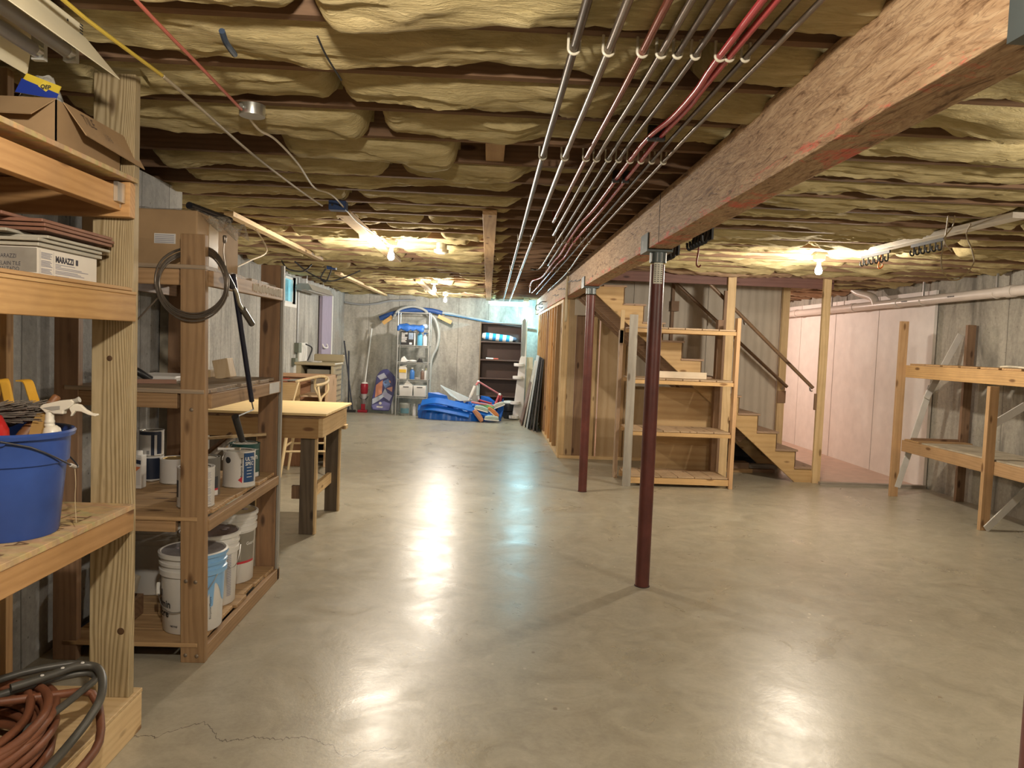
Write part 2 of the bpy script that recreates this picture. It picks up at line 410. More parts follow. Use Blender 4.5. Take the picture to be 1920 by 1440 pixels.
# white painted lining on the far part of the right wall and back of the far room
WP = plain((.80, .76, .72), .6, name='white_paint', vary=.06)
lin = struct(MB().box(XR - .03, XR, 8.5, YB, 0, 2.30).build('wall_right_lining', WP))
lin['label'] = 'white painted wall lining'
MBs = MB()
for y in (9.72, 10.94, 12.16, 13.38): MBs.box(XR - .034, XR - .029, y, y + .006, 0, 2.30)
MBs.build('seam', plain((.5, .45, .42), .7, name='seam_line'), lin)
struct(MB().box(1.12, XR - .03, YB - .03, YB, 0, 2.36).build('wall_back_lining', WP))
fp = struct(MB().box(1.12, XR - .03, 9.95, YB - .03, 0, .004).box(3.9, XR - .03, 8.51, 9.95, 0, .004).build('floor_painted', plain((.55, .40, .32), .5, name='painted_floor', vary=.12)))
tag(MB().box(3.9, 5.15, 8.44, 8.50, 0, .035).build('threshold_strip', wood('X', **GREY), org=(4.5, 8.47, 0)), 'low grey wooden strip on the floor across the opening beside the stairs', 'strip')
CW_N = concrete('concrete_near', (.33, .33, .32), True, 1, .36, .7)
struct(MB().box(XL, -1.975, YF, 4.87, 0, 2.385).build('wall_left_near', CW_N))
# window
wf = struct(bpy.data.objects.new('window_1', None)); COL.objects.link(wf); wf.location = (XL, 11.0, 2.16)
m = MB(); fx0, fx1 = XL - .10, XL - .03
m.box(fx0, fx1, WY0, WY1, WZ0, WZ0 + .035).box(fx0, fx1, WY0, WY1, 2.325, 2.36).box(fx0, fx1, WY0, WY0 + .04, WZ0, 2.36).box(fx0, fx1, WY1 - .04, WY1, WZ0, 2.36)
m.box(fx0, fx1, 11.0, 11.04, WZ0, 2.36).build('window_frame', WHITE, wf)
m = MB().box(fx0 + .03, fx0 + .036, WY0, WY1, WZ0, 2.36)
gm, nt, b = new_mat('window_glass'); b.inputs['Transmission Weight'].default_value = 1; b.inputs['Roughness'].default_value = .12; b.inputs['Base Color'].default_value = (.8, .97, 1, 1)
m.build('pane', gm, wf)
# window reveal paint
struct(MB().box(XL - .03, XL + .012, WY1, WY1 + .05, WZ0 - .05, 2.36).box(XL - .03, XL + .012, WY0 - .05, WY0, WZ0 - .05, 2.36).box(XL - .03, XL + .012, WY0, WY1, WZ0 - .05, WZ0).build('trim_1', WHITE))

# ------------------------------------------------------------------ ceiling: subfloor, joists, batts
J0, JS = 2.17, .4055
joists = [J0 + JS * k for k in range(-10, 34)]
cm = MB(); OX0, OX1, OY0, OY1 = 1.13, 3.93, 8.68, 9.76
cm.box(XL, XR, YF, OY0, 2.63, 2.68).box(XL, XR, OY1, YB, 2.63, 2.68).box(XL, OX0, OY0, OY1, 2.63, 2.68).box(OX1, XR, OY0, OY1, 2.63, 2.68)
ceil = struct(cm.build('ceiling', osb_mat()))
sh = MB().box(OX0, OX1, OY1, OY1 + .03, 2.63, 4.2).box(OX0, OX1, OY0 - .03, OY0, 2.68, 4.2).box(OX0 - .03, OX0, OY0, OY1, 2.68, 4.2).box(OX1, OX1 + .03, OY0, OY1, 2.68, 4.2).box(OX0, OX1, OY0, OY1, 4.2, 4.25)
struct(sh.build('wall_stairwell', plain((.6, .55, .48), .7, name='stairwell_paint')))
JM = wood('X', **JOIST)
for k, y in enumerate(joists):
    if y > YB - .05 or y < YF + .05: continue
    cut = OY0 - .02 < y < OY1 + .03
    m = MB().box(XL, 1.09 if cut else XR, y - .019, y + .019, ZC, 2.63)
    if cut: m.box(3.96, XR, y - .019, y + .019, ZC, 2.63)
    struct(m.build('joist', JM, org=(1.1, y, 2.5)))
# solid blocking pieces between joists
for x, k in ((.0, 4),):
    y = J0 + JS * k
    MB().box(x - .045, x + .045, y - JS + .02, y - .02, 2.40, 2.44).build('blocking', wood('Y', **PINE), ceil, bevel=.002)

INS = insul_mat('glass_wool', (.29, .23, .105), (.455, .37, .185), (.62, .53, .31))
INS2 = insul_mat('glass_wool_pink', (.32, .19, .12), (.50, .34, .22), (.62, .48, .33))
def fb(x, y, z, o=3):
    s = 0; a = 1
    for i in range(o):
        s += a * mnoise.noise(Vector((x, y, z))); x *= 2.1; y *= 2.1; z *= 2.1; a *= .5
    return s
KEEP = [(-.09, .05, 5.0, 15.4, 2.392), (-1.12, -.98, 5.3, 8.45, 2.392), (-1.99, -1.88, 5.55, 8.65, 2.392), (-2.16, -2.04, 10.3, 15.3, 2.392), (-1.12, -1.0, 11.0, 15.3, 2.392), (3.04, 3.17, 4.3, 6.4, 2.392),
        (1.28, 1.37, 4.3, 5.6, 2.392), (-1.15, -1.08, -.2, 4.95, 2.350), (-.98, -.88, -.2, 6.8, 2.350), (-1.02, -.86, 2.85, 3.0, 2.372), (3.8, 3.97, 8.5, 8.62, 2.392), (2.7, 2.85, 8.5, 8.62, 2.392), (1.0, 4.05, 8.55, 8.68, 2.40),
        (-1.42, -1.24, 2.66, 2.78, 2.40), (-1.86, -1.68, 2.66, 2.78, 2.40), (-1.42, -1.24, .84, .92, 2.40), (-1.86, -1.68, .84, .92, 2.40), (-1.43, -1.13, 1.1, 2.3, 2.385), (4.93, 5.09, -1, 14.6, 2.33), (-.54, -.38, 6.88, 7.04, 2.395), (-1.08, -.93, 4.85, 5.0, 2.375), (-2.03, -1.88, 9.23, 9.37, 2.38)]
for p_, e_, c_ in BULBS: KEEP.append((p_[0] - .07, p_[0] + .07, p_[1] - .07, p_[1] + .07, 2.396))
def batt(x0, x1, ya, yb, seed, fine, mat, label, group):
    rnd = random.Random(seed)
    nx = max(6, int((x1 - x0) / (.02 if fine else .032))); ny = 24 if fine else 14
    sag0 = rnd.uniform(.012, .038); tilt = rnd.uniform(-.012, .016); ph = rnd.uniform(0, 50)
    vs = []; fs = []; L_ = x1 - x0; w = yb - ya
    keep = [q for q in KEEP if q[1] > x0 - .05 and q[0] < x1 + .05 and q[3] > ya - .03 and q[2] < yb + .03]
    ring = ny + 1 + 4
    bulge = [rnd.uniform(.4, 1.5) for _ in range(int(L_ / .45) + 3)]
    for i in range(nx + 1):
        u = i / nx; x = x0 + L_ * u
        endr = min(1, min(u, 1 - u) * L_ / .07)
        endf = math.sqrt(max(0, 1 - (1 - endr) ** 2))
        q_ = (x - x0) / .45; iq = int(q_); fq = q_ - iq; fq = fq * fq * (3 - 2 * fq)
        lowf = bulge[iq] * (1 - fq) + bulge[iq + 1] * fq
        pipe = max(0, min(1, (x - .08) / .12)) * max(0, min(1, (1.15 - x) / .1))      # flattened where the pipes run
        deep = pipe * max(0, min(1, (ya - 2.8) / .5))
        e1 = .016 + .06 * max(0, fb(x * 1.3, ph + 9, 1) - .05)
        e2 = .044 + .085 * max(0, fb(x * 1.1, ph + 5, 2) + .05) + .014 * fb(x * 13, ph, 7) - .06 * max(0, fb(x * .9, ph + 31, 2) - .12)
        y0 = ya + e1; y1 = min(yb + .030, yb - e2)
        for j in range(ny + 1):
            v = j / ny
            y = y0 + (y1 - y0) * v
            s = 1 - abs(2 * v - 1) ** 4
            z = ZC + .022 - (sag0 * lowf + tilt * (v - .5)) * (.35 + .65 * s) - .030 * v * lowf
            z += .085 * (1 - s) if v < .5 else .065 * (1 - s) * (1 - .8 * max(0, min(1, fb(x * 1.7, ph + 2, 4) * 3)))
            z -= (.022 if fine else .034) * fb(x * 1.9, y * 5 + ph, ph, 3)
            z -= (.010 if fine else .015) * fb(x * 6, y * 20 + ph, ph, 3)
            r = 1 - abs(fb(x * 1.2 + ph, y * 7, 3, 2)) * 3.0
            z -= .016 * max(0, r) ** 2
            if v > .82: z -= .010 * max(0, fb(x * 9, ph, 3)) * (v - .82) * 5
            far_ = max(0, min(1, (ya - 3.2) / 1.6)); z += far_ * (.006 + .024 * v)
            z += deep * .075
            if pipe > 0: z = max(z, ZC - .046 + .016 * pipe + .006 * fb(x * 5, y * 22, 1))
            z = z * endf + (ZC + .10) * (1 - endf)
            if y > yb - .002: z = min(z, ZC - .006)
            for q in keep:
                if q[0] < x < q[1] and q[2] < y < q[3]: z = max(z, q[4] + .002)
            vs.append((x + .005 * fb(y * 6, ph, x0 + (0 if u < .5 else 40)) * (1 - endr), y, z))
        zt = ZC + .15
        for (yy, zz) in ((min(y1, yb - .004), ZC + .05 + .05 * deep), (yb - .01, zt), (ya + .01, zt), (y0, ZC + .10)):
            vs.append((x, yy, zz))
    for i in range(nx):
        for j in range(ring): fs.append((i * ring + j, i * ring + (j + 1) % ring, (i + 1) * ring + (j + 1) % ring, (i + 1) * ring + j))
    fs.append(tuple(range(ring))); fs.append(tuple(nx * ring + j for j in range(ring)))
    o = MB().add(vs, fs, True).build('insulation_batt', mat, org=((x0 + x1) / 2, (ya + yb) / 2, ZC))
    return tag(o, label, 'insulation', group)
rnd = random.Random(3)
EMPTY_L = {4: (-1.4, .5), 9: (-.6, .93)}
for k in range(-6, 33):
    ya = J0 + JS * k + .019; yb = ya + JS - .038
    if yb > YB: yb = YB - .01
    if ya > YB - .2 or ya < -.1: continue
    fine = k < 12
    for side, (a, b_) in enumerate(((XL + .02, 1.02), (1.05, XR - .06))):
        if side == 1 and ya > OY0 - .3 and yb < OY1 + .3: a = 3.99
        if side == 0 and yb < 4.9: a = -1.80 + .08 * mnoise.noise(Vector((k * 1.7, 0, 0)))
        x = a + rnd.uniform(0, .08)
        if side == 0 and k == 3: x = -1.0
        while x < b_ - .25:
            ln = rnd.choice((1.2, 1.5, 2.0, 2.4)); e = min(b_, x + ln)
            if b_ - e < .35: e = b_
            if side == 0 and k == 3:
                if x > -.5: break
                e = -.17
            far = side == 1 and ya > 9.7
            if side == 0:
                xp = 'against the left wall' if x < -1.9 else ('beside the beam, above the pipes' if e > .5 else 'in mid span over the aisle')
                yp = ('just above the photographer' if ya < 1.7 else 'above the near shelving unit' if ya < 2.9 else 'level with the paint shelves' if ya < 4.6 else 'level with the workbench' if ya < 6.6 else
                      'just past the first lit bulb' if ya < 8.2 else 'level with the wooden desk' if ya < 10.2 else 'level with the small window' if ya < 12.4 else 'over the purple door end' if ya < 14 else 'touching the back wall end')
            else:
                xp = 'beside the beam' if x < 2.2 else ('along the right wall' if e > 4.2 else 'in mid span')
                yp = ('just above the photographer' if ya < 2.0 else 'before the middle post' if ya < 4.4 else 'by the hook board' if ya < 6.3 else 'in front of the stairs' if ya < 8.6 else 'right beyond the stairs' if ya < 11 else 'far behind the stairs')
            where = 'between the joists left of the wooden beam' if side == 0 else ('in the ceiling beyond the stairs, by the white wall' if far else 'between the joists right of the wooden beam')
            batt(x, e, ya, yb, rnd.random() * 1000, fine, INS2 if (far or k == 15 and side == 1) else INS, ('pinkish' if far else 'yellow') + ' glass wool batt ' + xp + ', ' + yp,
                 'insulation batts ' + where)
            x = e + rnd.choice((.003, .01, .05))
# ================================================================== beam, posts, stud wall
bo = MB().box(.955, 1.095, -.5, YB, 2.11, ZC).build('support_beam', strand_mat(), org=(1.025, 7.0, 2.25), bevel=.003)
tag(bo, 'long strand-lumber beam running the length of the ceiling on red posts', 'beam')
MB().box(.953, .955, 4.29, 4.294, 2.11, ZC).build('joint', INK, bo)
COLR = plain((.115, .030, .024), .42, name='red_oxide_paint', vary=.3, bumps=.15)
BRK = plain((.10, .12, .12), .4, .3, name='grey_green_steel')
for i, (yc, lab) in enumerate(((1.265, 'dark red round steel post closest to the camera, at the picture edge'), (4.62, 'dark red round steel post standing alone in the middle of the floor'), (7.62, 'dark red round steel post in front of the plywood under the stairs'))):
    t = thing('steel_post', lab, 'post', (1.03, yc, 0), 'red steel posts under the beam')
    m = MB().lathe([(.044, 0), (.044, 2.02)], (1.03, yc, 0), 32); m.build('pole', COLR, t)
    MB().lathe([(.048, 0), (.048, .004)], (1.03, yc, 0), 24).build('base_plate', plain((.05, .03, .03), .7, name='rusty_foot'), t)
    c = MB().box(.945, 1.105, yc - .07, yc + .13, 2.092, 2.104).box(.945, .951, yc - .07, yc + .13, 2.104, 2.205).box(1.099, 1.105, yc - .07, yc + .13, 2.104, 2.205)
    c.lathe([(.052, 0), (.052, .062)], (1.03, yc, 2.03), 28)
    br = c.build('saddle_bracket', BRK, t)
    sl = MB().box(.9435, .9455, yc + .055, yc + .065, 2.12, 2.17)
    for q in (-.3, .25, .8, -1.0): sl.bar((1.03 + .053 * math.sin(q), yc - .053 * math.cos(q), 2.035), (1.03 + .053 * math.sin(q), yc - .053 * math.cos(q), 2.085), .005, .004)
    sl.build('rib', STEEL, br)
    lb = MB()
    if i == 1:
        n = 10; vs = [];
        for k in range(n + 1):
            a = -.75 + 1.35 * k / n
            for z in (1.90, 2.028): vs.append((1.03 + .0448 * math.sin(a), yc - .0448 * math.cos(a), z))
        lb.add(vs, [(2 * k, 2 * k + 2, 2 * k + 3, 2 * k + 1) for k in range(n)], True)
        lo = lb.build('paper_label', plain((.62, .60, .50), .5, name='label_paper', vary=.3), t)
        mk = MB()
        for r_ in range(9):
            for q in (-.62, -.2, .25):
                vs = []
                z = 1.912 + r_ * .0125
                for k in range(4):
                    a = q + .09 * k
                    for dz in (0, .004): vs.append((1.03 + .0452 * math.sin(a), yc - .0452 * math.cos(a), z + dz))
                mk.add(vs, [(2 * k, 2 * k + 2, 2 * k + 3, 2 * k + 1) for k in range(3)])
        mk.build('small_print', INK, lo)
# hook racks under the beam's right edge
for y0, y1, lab in ((4.42, 4.82, 'black plastic hook rack under the beam, nearer the middle post end'), (5.2, 5.52, 'smaller black plastic hook rack under the beam just beyond the middle post')):
    t = thing('hook_rack', lab, 'hook rack', (1.33, y0, 2.3), 'black hook racks')
    MB().box(1.31, 1.345, y0, y1, 2.29, 2.385).build('mounting_board', wood('Y', **GREY), t)
    MB().box(1.298, 1.31, y0, y1, 2.16, 2.30).build('backplate', BLACK, t)
    n = 6
    for k in range(n):
        y = y0 + (k + .5) * (y1 - y0) / n
        MB().tube(smooth_path([(1.30, y, 2.28), (1.29, y, 2.2), (1.275, y, 2.145), (1.255, y, 2.15), (1.25, y, 2.185)], 3), .009, 6).build('hook', BLACK, t)
# the framed wall under the far half of the beam
sw = thing('stud_wall', 'open framed stud wall under the far half of the beam, seen from the aisle', 'partition', (1.0, 9.9, 0))
struct(sw); SX0, SX1 = .975, 1.065
board(SX0, SX1, 9.87, 14.7, 0, .04, 'bottom_plate', PALE, sw); board(SX0, SX1, 9.87, 14.7, 2.068, 2.108, 'top_plate', PALE, sw)
for y, st in ((9.87, PALE), (9.93, PALE), (10.05, PALE), (10.75, PINE), (11.15, PINE), (11.6, ORANGE), (12.05, PINE), (12.5, BROWN), (12.95, PINE), (13.4, PINE), (13.9, PINE), (14.3, PINE), (14.66, PINE)):
    board(SX0, SX1, y, y + .038, .04, 2.068, 'stud', st, sw)
MB().box(SX1, SX1 + .012, 10.78, 15.35, .04, 2.1).build('sheathing', plywood('Z', (.70, .55, .39), (.56, .40, .25)), sw)
MB().box(SX1, SX1 + .012, 9.95, 10.75, .04, 2.1).build('dark_opening', plain((.055, .03, .03), .5, name='opening_shade'), sw)  # dark sheet painting the shade inside the open gap between the studs
# partition under the stairs facing the camera
pw = thing('plywood_partition', 'plywood sheeted partition standing behind the stairs and shelf unit', 'partition', (2.4, 9.87, 0)); struct(pw)
board(1.0, 3.0, 9.83, 9.87, 0, .04, 'bottom_plate', PALE, pw)
PLY = plywood('Z', (.54, .40, .24), (.40, .26, .13))
x = 1.07
board(1.06, 1.16, 9.845, 9.87, .04, 2.36, 'stud', dict(light=(.55, .41, .25), dark=(.42, .29, .15), contrast=.3), pw)
board(1.165, 1.30, 9.86, 9.875, .04, 2.36, 'cover_strip', BROWN, pw)
for a, b_ in ((1.36, 1.42), (1.385, 1.46)): pass
MB().box(1.30, 1.47, 9.86, 9.872, .04, 2.36).build('plywood_sheet', PLY, pw)
board(1.40, 1.44, 9.84, 9.86, .04, 2.36, 'batten', PALE, pw)
MB().box(1.485, 1.80, 9.86, 9.872, .04, 2.36).build('plywood_sheet', PLY, pw)
MB().box(1.81, 2.40, 9.86, 9.872, .04, 2.36).build('plywood_sheet', PLY, pw)
board(1.79, 1.83, 9.84, 9.86, .04, 2.36, 'batten', PINE, pw)
board(2.39, 2.43, 9.84, 9.86, .04, 2.36, 'batten', PINE, pw)
MB().box(2.41, 3.0, 9.86, 9.872, .04, 2.36).build('plywood_sheet', PLY, pw)
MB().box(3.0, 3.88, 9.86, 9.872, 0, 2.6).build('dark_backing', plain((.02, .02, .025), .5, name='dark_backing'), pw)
# whitewashed plywood lining of the stair's far side (top part)
WSH = plywood('Z', (.60, .54, .45), (.45, .39, .31), name='whitewashed_plywood')
sl = thing('stair_wall_lining', 'whitewashed plywood boards lining the far side of the stairs', 'wall panel', (2.6, 9.74, .4)); struct(sl)
for a, b_ in ((1.12, 1.88), (1.885, 2.86), (2.865, 3.83)):
    if b_ > 3:
        MB().add([(a, 9.745, 1.10), (b_, 9.745, .30), (b_, 9.745, 2.62), (a, 9.745, 2.62), (a, 9.77, 1.10), (b_, 9.77, .30), (b_, 9.77, 2.62), (a, 9.77, 2.62)],
                 [(0, 1, 2, 3), (7, 6, 5, 4), (0, 4, 5, 1), (1, 5, 6, 2), (2, 6, 7, 3), (3, 7, 4, 0)]).build('panel', WSH, sl)
    else: MB().box(a, b_, 9.745, 9.77, 1.0 if a > 1.5 else 1.9, 2.62).build('panel', WSH, sl)
board(2.37, 2.41, 9.70, 9.742, 1.2, 2.62, 'dark_batten', BROWN, sl)
# header over the stair opening
tag(board(1.10, 3.99, 8.60, 8.64, 2.27, 2.385, 'stair_header', dict(light=(.20, .10, .08), dark=(.11, .05, .045), contrast=.4), None, axis='X'), 'reddish brown header board along the ceiling above the stair rail', 'header')

# ================================================================== stairs
st = thing('staircase', 'open wooden staircase with sawtooth sides rising to the left', 'staircase', (3.9, 8.6, 0))
RUN, RISE = .234, .2035
SP = plywood('X', (.62, .42, .20), (.46, .28, .11), name='stair_pine')
SP = wood('X', light=(.60, .41, .20), dark=(.47, .29, .12), ring=6, contrast=.5, name='stair_pine')
def nose(i): return (3.885 - RUN * i, .18 + RISE * i)     # nosing of tread i (0 = lowest)
NT = 11
for ys in (8.60, 9.66):
    poly = []
    x0, z0 = nose(0)
    poly.append((3.95, ys, 0.0)); poly.append((3.95, ys, z0 - .02) if ys < 9 else (3.90, ys, z0 - .02))
    for i in range(NT):
        xn, zn = nose(i)
        poly.append((xn - RUN + .005, ys, zn - .022))
        if i < NT - 1: poly.append((xn - RUN + .005, ys, zn + RISE - .022))
    xe, ze = nose(NT - 1)
    poly.append((1.142, ys, ze - .022)); poly.append((1.142, ys, 2.175))
    poly.append((3.66, ys, 0.0))
    MB().prism(poly, (0, 0, 0), (0, .038, 0)).build('stringer', SP, st)
for i in range(NT):
    xn, zn = nose(i)
    tr = board(xn - RUN - .005, xn + .028, 8.585, 9.70, zn - .022, zn, 'tread', dict(light=(.42, .29, .20), dark=(.30, .19, .12), contrast=.4), st, axis='Y')
    if i > 0: board(xn - .004, xn + .010, 8.60, 9.69, zn - RISE, zn - .022, 'riser', dict(light=(.34, .21, .13), dark=(.24, .14, .08), contrast=.3), st, axis='Y')
# underside carriage boards seen from below
def dg(x0, z0, x1, z1, y, h, name, sty, yw=.038): MB().bar((x0, y, z0), (x1, y, z1), yw, h, up=(0, 0, 1)).build(name, wood('X', **sty), st, bevel=.002)
dg(1.16, 2.14, 3.10, .47, 9.55, .11, 'carriage_board', BROWN)
dg(1.16, 2.13, 3.10, .46, 9.2, .10, 'carriage_board', BROWN)
dg(1.16, 2.12, 3.1, .45, 8.85, .10, 'carriage_board', BROWN)
# posts
board(3.855, 3.945, 8.555, 8.598, 0, 2.388, 'newel_post', dict(PALE, contrast=.6), st)
board(3.80, 3.892, 9.60, 9.655, .2, 2.388, 'newel_post', PALE, st)
board(2.735, 2.83, 8.55, 8.592, .0, 2.388, 'newel_post', PALE, st)
board(2.70, 2.735, 8.55, 8.59, .0, 2.2, 'backing_strip', BROWN, st)
# handrails with brackets
for (a, b_) in (((3.885, 9.52, 1.075), (2.25, 9.52, 2.45)), ((3.86, 8.70, 1.11), (2.45, 8.70, 2.385))):
    h = MB().tube([a, b_], .021, 14).build('handrail', wood('X', light=(.27, .17, .10), dark=(.17, .10, .055), contrast=.3, rough=.35), st)
    d = Vector(b_) - Vector(a)
    for t_ in (.03, .62):
        p = Vector(a) + d * t_; s_ = 1 if a[1] > 9 else -1
        MB().tube(smooth_path([(p.x, p.y, p.z - .02), (p.x, p.y + .03 * s_, p.z - .07), (p.x, p.y + .08 * s_, p.z - .07)], 3), .008, 8).build('rail_bracket', STEEL, h)
board(3.79, 3.90, 9.585, 9.60, .86, 1.02, 'bracket_block', BROWN, st); board(2.36, 2.46, 9.66, 9.70, 2.0, 2.13, 'bracket_block', BROWN, st)
board(3.83, 3.855, 8.56, 8.595, .86, 1.05, 'bracket_block', BROWN, st)
# sheet, black tarp and lumber stored under the stairs
tag(MB().add([(1.98, 8.66, 0.0), (2.665, 8.66, 0.0), (2.665, 8.66, 1.06), (1.98, 8.66, 1.06), (1.98, 8.672, 0.0), (2.665, 8.672, 0.0), (2.665, 8.672, 1.06), (1.98, 8.672, 1.06)],
    [(0, 1, 2, 3), (7, 6, 5, 4), (0, 4, 5, 1), (1, 5, 6, 2), (2, 6, 7, 3), (3, 7, 4, 0)]).build('plywood_sheet', plywood('X', (.50, .35, .18), (.38, .24, .11)), org=(2.3, 8.665, 0)),
    'large tan plywood sheet standing under the stairs behind the slatted shelf unit', 'plywood sheet')
tag(MB().box(2.667, 2.70, 8.66, 8.675, 0.0, 1.10).build('plywood_strip', plain((.70, .62, .50), .6, name='pale_edge'), org=(2.68, 8.665, 0)), 'narrow pale board standing against the edge of the tan plywood sheet', 'board')
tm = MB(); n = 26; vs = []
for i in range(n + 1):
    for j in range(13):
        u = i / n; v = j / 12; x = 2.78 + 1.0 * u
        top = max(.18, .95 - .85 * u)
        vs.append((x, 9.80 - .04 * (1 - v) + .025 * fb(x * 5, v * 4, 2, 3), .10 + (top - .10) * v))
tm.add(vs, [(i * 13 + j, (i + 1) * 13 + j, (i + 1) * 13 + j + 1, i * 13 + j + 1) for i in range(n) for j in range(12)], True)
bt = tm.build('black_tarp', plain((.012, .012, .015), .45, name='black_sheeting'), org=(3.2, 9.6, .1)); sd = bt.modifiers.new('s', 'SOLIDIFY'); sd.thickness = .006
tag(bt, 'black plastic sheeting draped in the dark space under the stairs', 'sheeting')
g = 'scrap lumber under the stairs'
for i, (x0, x1, y0, y1, z0, z1, s_, lab) in enumerate((
    (2.90, 3.70, 9.30, 9.39, 0, .09, GREY, 'weathered grey timber lying on the floor under the stairs'),
    (2.95, 3.36, 9.15, 9.26, .0, .05, PINE, 'short flat pine offcut on the floor under the stairs'),
    (2.86, 3.30, 9.12, 9.30, .052, .13, BROWN, 'brown timber offcut on top of the wood under the stairs'),
    (3.0, 3.78, 9.42, 9.50, 0, .06, GREY, 'long grey plank at the back of the wood under the stairs'),
    (3.32, 3.66, 9.20, 9.28, .0, .04, BROWN, 'dark flat board end under the lowest stair treads'))):
    tag(board(x0, x1, y0, y1, z0, z1, 'lumber_offcut', s_, None), lab, 'lumber', g)
# ================================================================== near shelving unit (left)
CARD = plain((.40, .265, .14), .8, name='corrugated_cardboard', vary=.12)
CARDD = plain((.30, .19, .10), .8, name='cardboard_dark')
t = thing('shelving_unit', 'tall pressure-treated wooden shelving unit in the left corner of the view, holding the blue bucket', 'shelving unit', (-1.55, 1.8, 0))
ptm = dict(PT)
board(-1.405, -1.262, 2.70, 2.74, .155, 2.385, 'post', ptm, t)
board(-1.84, -1.70, 2.70, 2.74, .155, 2.385, 'post', PINE, t)
board(-1.405, -1.262, .86, .90, .155, 2.385, 'post', ptm, t); board(-1.84, -1.70, .86, .90, .155, 2.385, 'post', PINE, t)
for z0, z1, st_ in ((.775, .853, ORANGE), (1.525, 1.618, dict(ORANGE, light=(.58, .35, .14))), (1.905, 1.985, ORANGE)):
    x1 = -1.25 if z0 < 1.9 else -1.285
    board(x1 - .04, x1, .90, 2.70 if z0 < 1.9 else 2.655, z0, z1, 'rail', st_, t)
    board(-1.84, -1.80, .90, 2.70, z0, z1, 'rail', PINE, t)
OSB = osb_mat('shelf_strand_board', (.54, .38, .20))
dk = MB().box(-1.85, -1.247, .9, 2.698, .853, .872).build('shelf_deck', OSB, t, bevel=.002)
for i, w_ in enumerate(('STURD', 'FLOOR', 'TRA')):
    pass
def dmap(y0, x0, z):
    return lambda a, b_: (x0 - b_ , y0 + a, z)
fm = flat([(-1.372, 1.0, .8725), (-1.368, 1.0, .8725), (-1.368, 2.57, .8725), (-1.372, 2.57, .8725)], plain((.22, .13, .06), .8, name='stamp_ink'), t, 'printed_line')
STAMP = plain((.20, .12, .06), .8, name='stamp_ink')
text_mesh('TRAIN   A   RE   EVE', .085, STAMP, t, lambda a, b_: (-1.345 + b_ * .9, 2.50 - a, .8728), 'stamped_lettering')
board(-1.85, -1.247, .9, 2.698, 1.618, 1.629, 'shelf_deck', dict(light=(.56, .36, .16), dark=(.34, .18, .07), contrast=.4), t, axis='Y')
board(-1.84, -1.255, .9, 2.68, 1.631, 1.643, 'shelf_deck', dict(light=(.50, .32, .15), dark=(.34, .18, .07), contrast=.4), t, axis='Y')
MB().box(-1.85, -1.247, .9, 2.698, 2.008, 2.024).build('shelf_deck', OSB, t, bevel=.002)
board(-1.84, -1.255, 2.655, 2.695, 1.885, 2.005, 'end_ledger', ORANGE, t)
# galvanised angle bracket on the end ledger
GALV = plain((.62, .64, .62), .3, .9, name='galvanised_steel', vary=.25)
mb_ = MB().box(-1.30, -1.283, 2.645, 2.652, 1.915, 2.0).box(-1.284, -1.27, 2.60, 2.652, 1.93, 1.995)
br = mb_.build('angle_bracket', GALV, t)
hl = MB()
for z in (1.935, 1.96, 1.985): hl.lathe([(.004, 0), (.004, .002)], (-1.291, 2.645, z), 10, (0, -1, 0))
hl.build('bracket_hole', INK, br)
# plinth
board(-1.29, -1.25, .9, 2.78, 0, .14, 'plinth_board', dict(PALE, dirt=.1), t); board(-1.85, -1.81, .9, 2.78, 0, .14, 'plinth_board', PINE, t)
board(-1.81, -1.29, 2.74, 2.78, 0, .14, 'plinth_board', PINE, t)
board(-1.85, -1.245, .9, 2.20, .14, .155, 'plinth_deck', PALE, t); board(-1.85, -1.25, 2.205, 2.785, .14, .155, 'plinth_deck', PALE, t, axis='X')

# --- hoses on the plinth
HB = plain((.20, .075, .038), .5, name='brown_rubber', vary=.35); HG = plain((.085, .082, .072), .42, name='grey_rubber', vary=.3)
def coil(cx, cy, z0, ax_, ay, turns, r, rise, seed, wob=.05, tilt=0):
    rr = random.Random(seed); pts = []
    for i in range(int(turns * 26)):
        a = i / 26 * 2 * pi; tt = i / 26
        k = 1 + wob * mnoise.noise(Vector((tt * 1.7, seed, 0))) * 2
        pts.append((cx + ax_ * k * math.cos(a) + .03 * mnoise.noise(Vector((tt, seed + 4, 0))), cy + ay * k * math.sin(a) + .06 * mnoise.noise(Vector((tt * .8, seed + 9, 0))),
                    z0 + r + rise * tt + .012 * abs(math.sin(a * 1.5 + tt)) + tilt * math.cos(a)))
    return pts
pb = coil(-1.56, 2.14, .155, .25, .34, 16.5, .0125, .0085, 3, .20)
pb += [(-1.36, 2.42, .30), *[tuple(at(x, y, Z=z)) for x, y, z in ((172, 1300, .27), (188, 1345, .22), (186, 1390, .185), (165, 1425, .175), (130, 1460, .172), (80, 1480, .172))]]
tag(MB().tube(smooth_path(pb, 2), .0135, 10).build('garden_hose', HB, org=(-1.56, 2.1, .155)), 'brown rubber hose heaped in coils on the low wooden plinth', 'hose')
pg = [at(x, y, Z=z) for x, y, z in ((-60, 1330, .31), (0, 1303, .32), (60, 1285, .325), (120, 1268, .325), (165, 1262, .32), (180, 1272, .31), (160, 1290, .30), (110, 1330, .29), (60, 1362, .28), (0, 1392, .27), (-60, 1420, .26), (-120, 1400, .28), (-110, 1340, .30), (-40, 1290, .335), (40, 1262, .345), (110, 1248, .345), (150, 1244, .34), (180, 1252, .33))]
gp = [at(x, y, Z=z) for x, y, z in ((20, 1290, .345), (90, 1268, .35), (140, 1250, .355), (178, 1250, .345), (192, 1272, .33), (188, 1310, .30), (165, 1350, .26), (130, 1395, .22), (90, 1440, .20), (50, 1480, .19))]
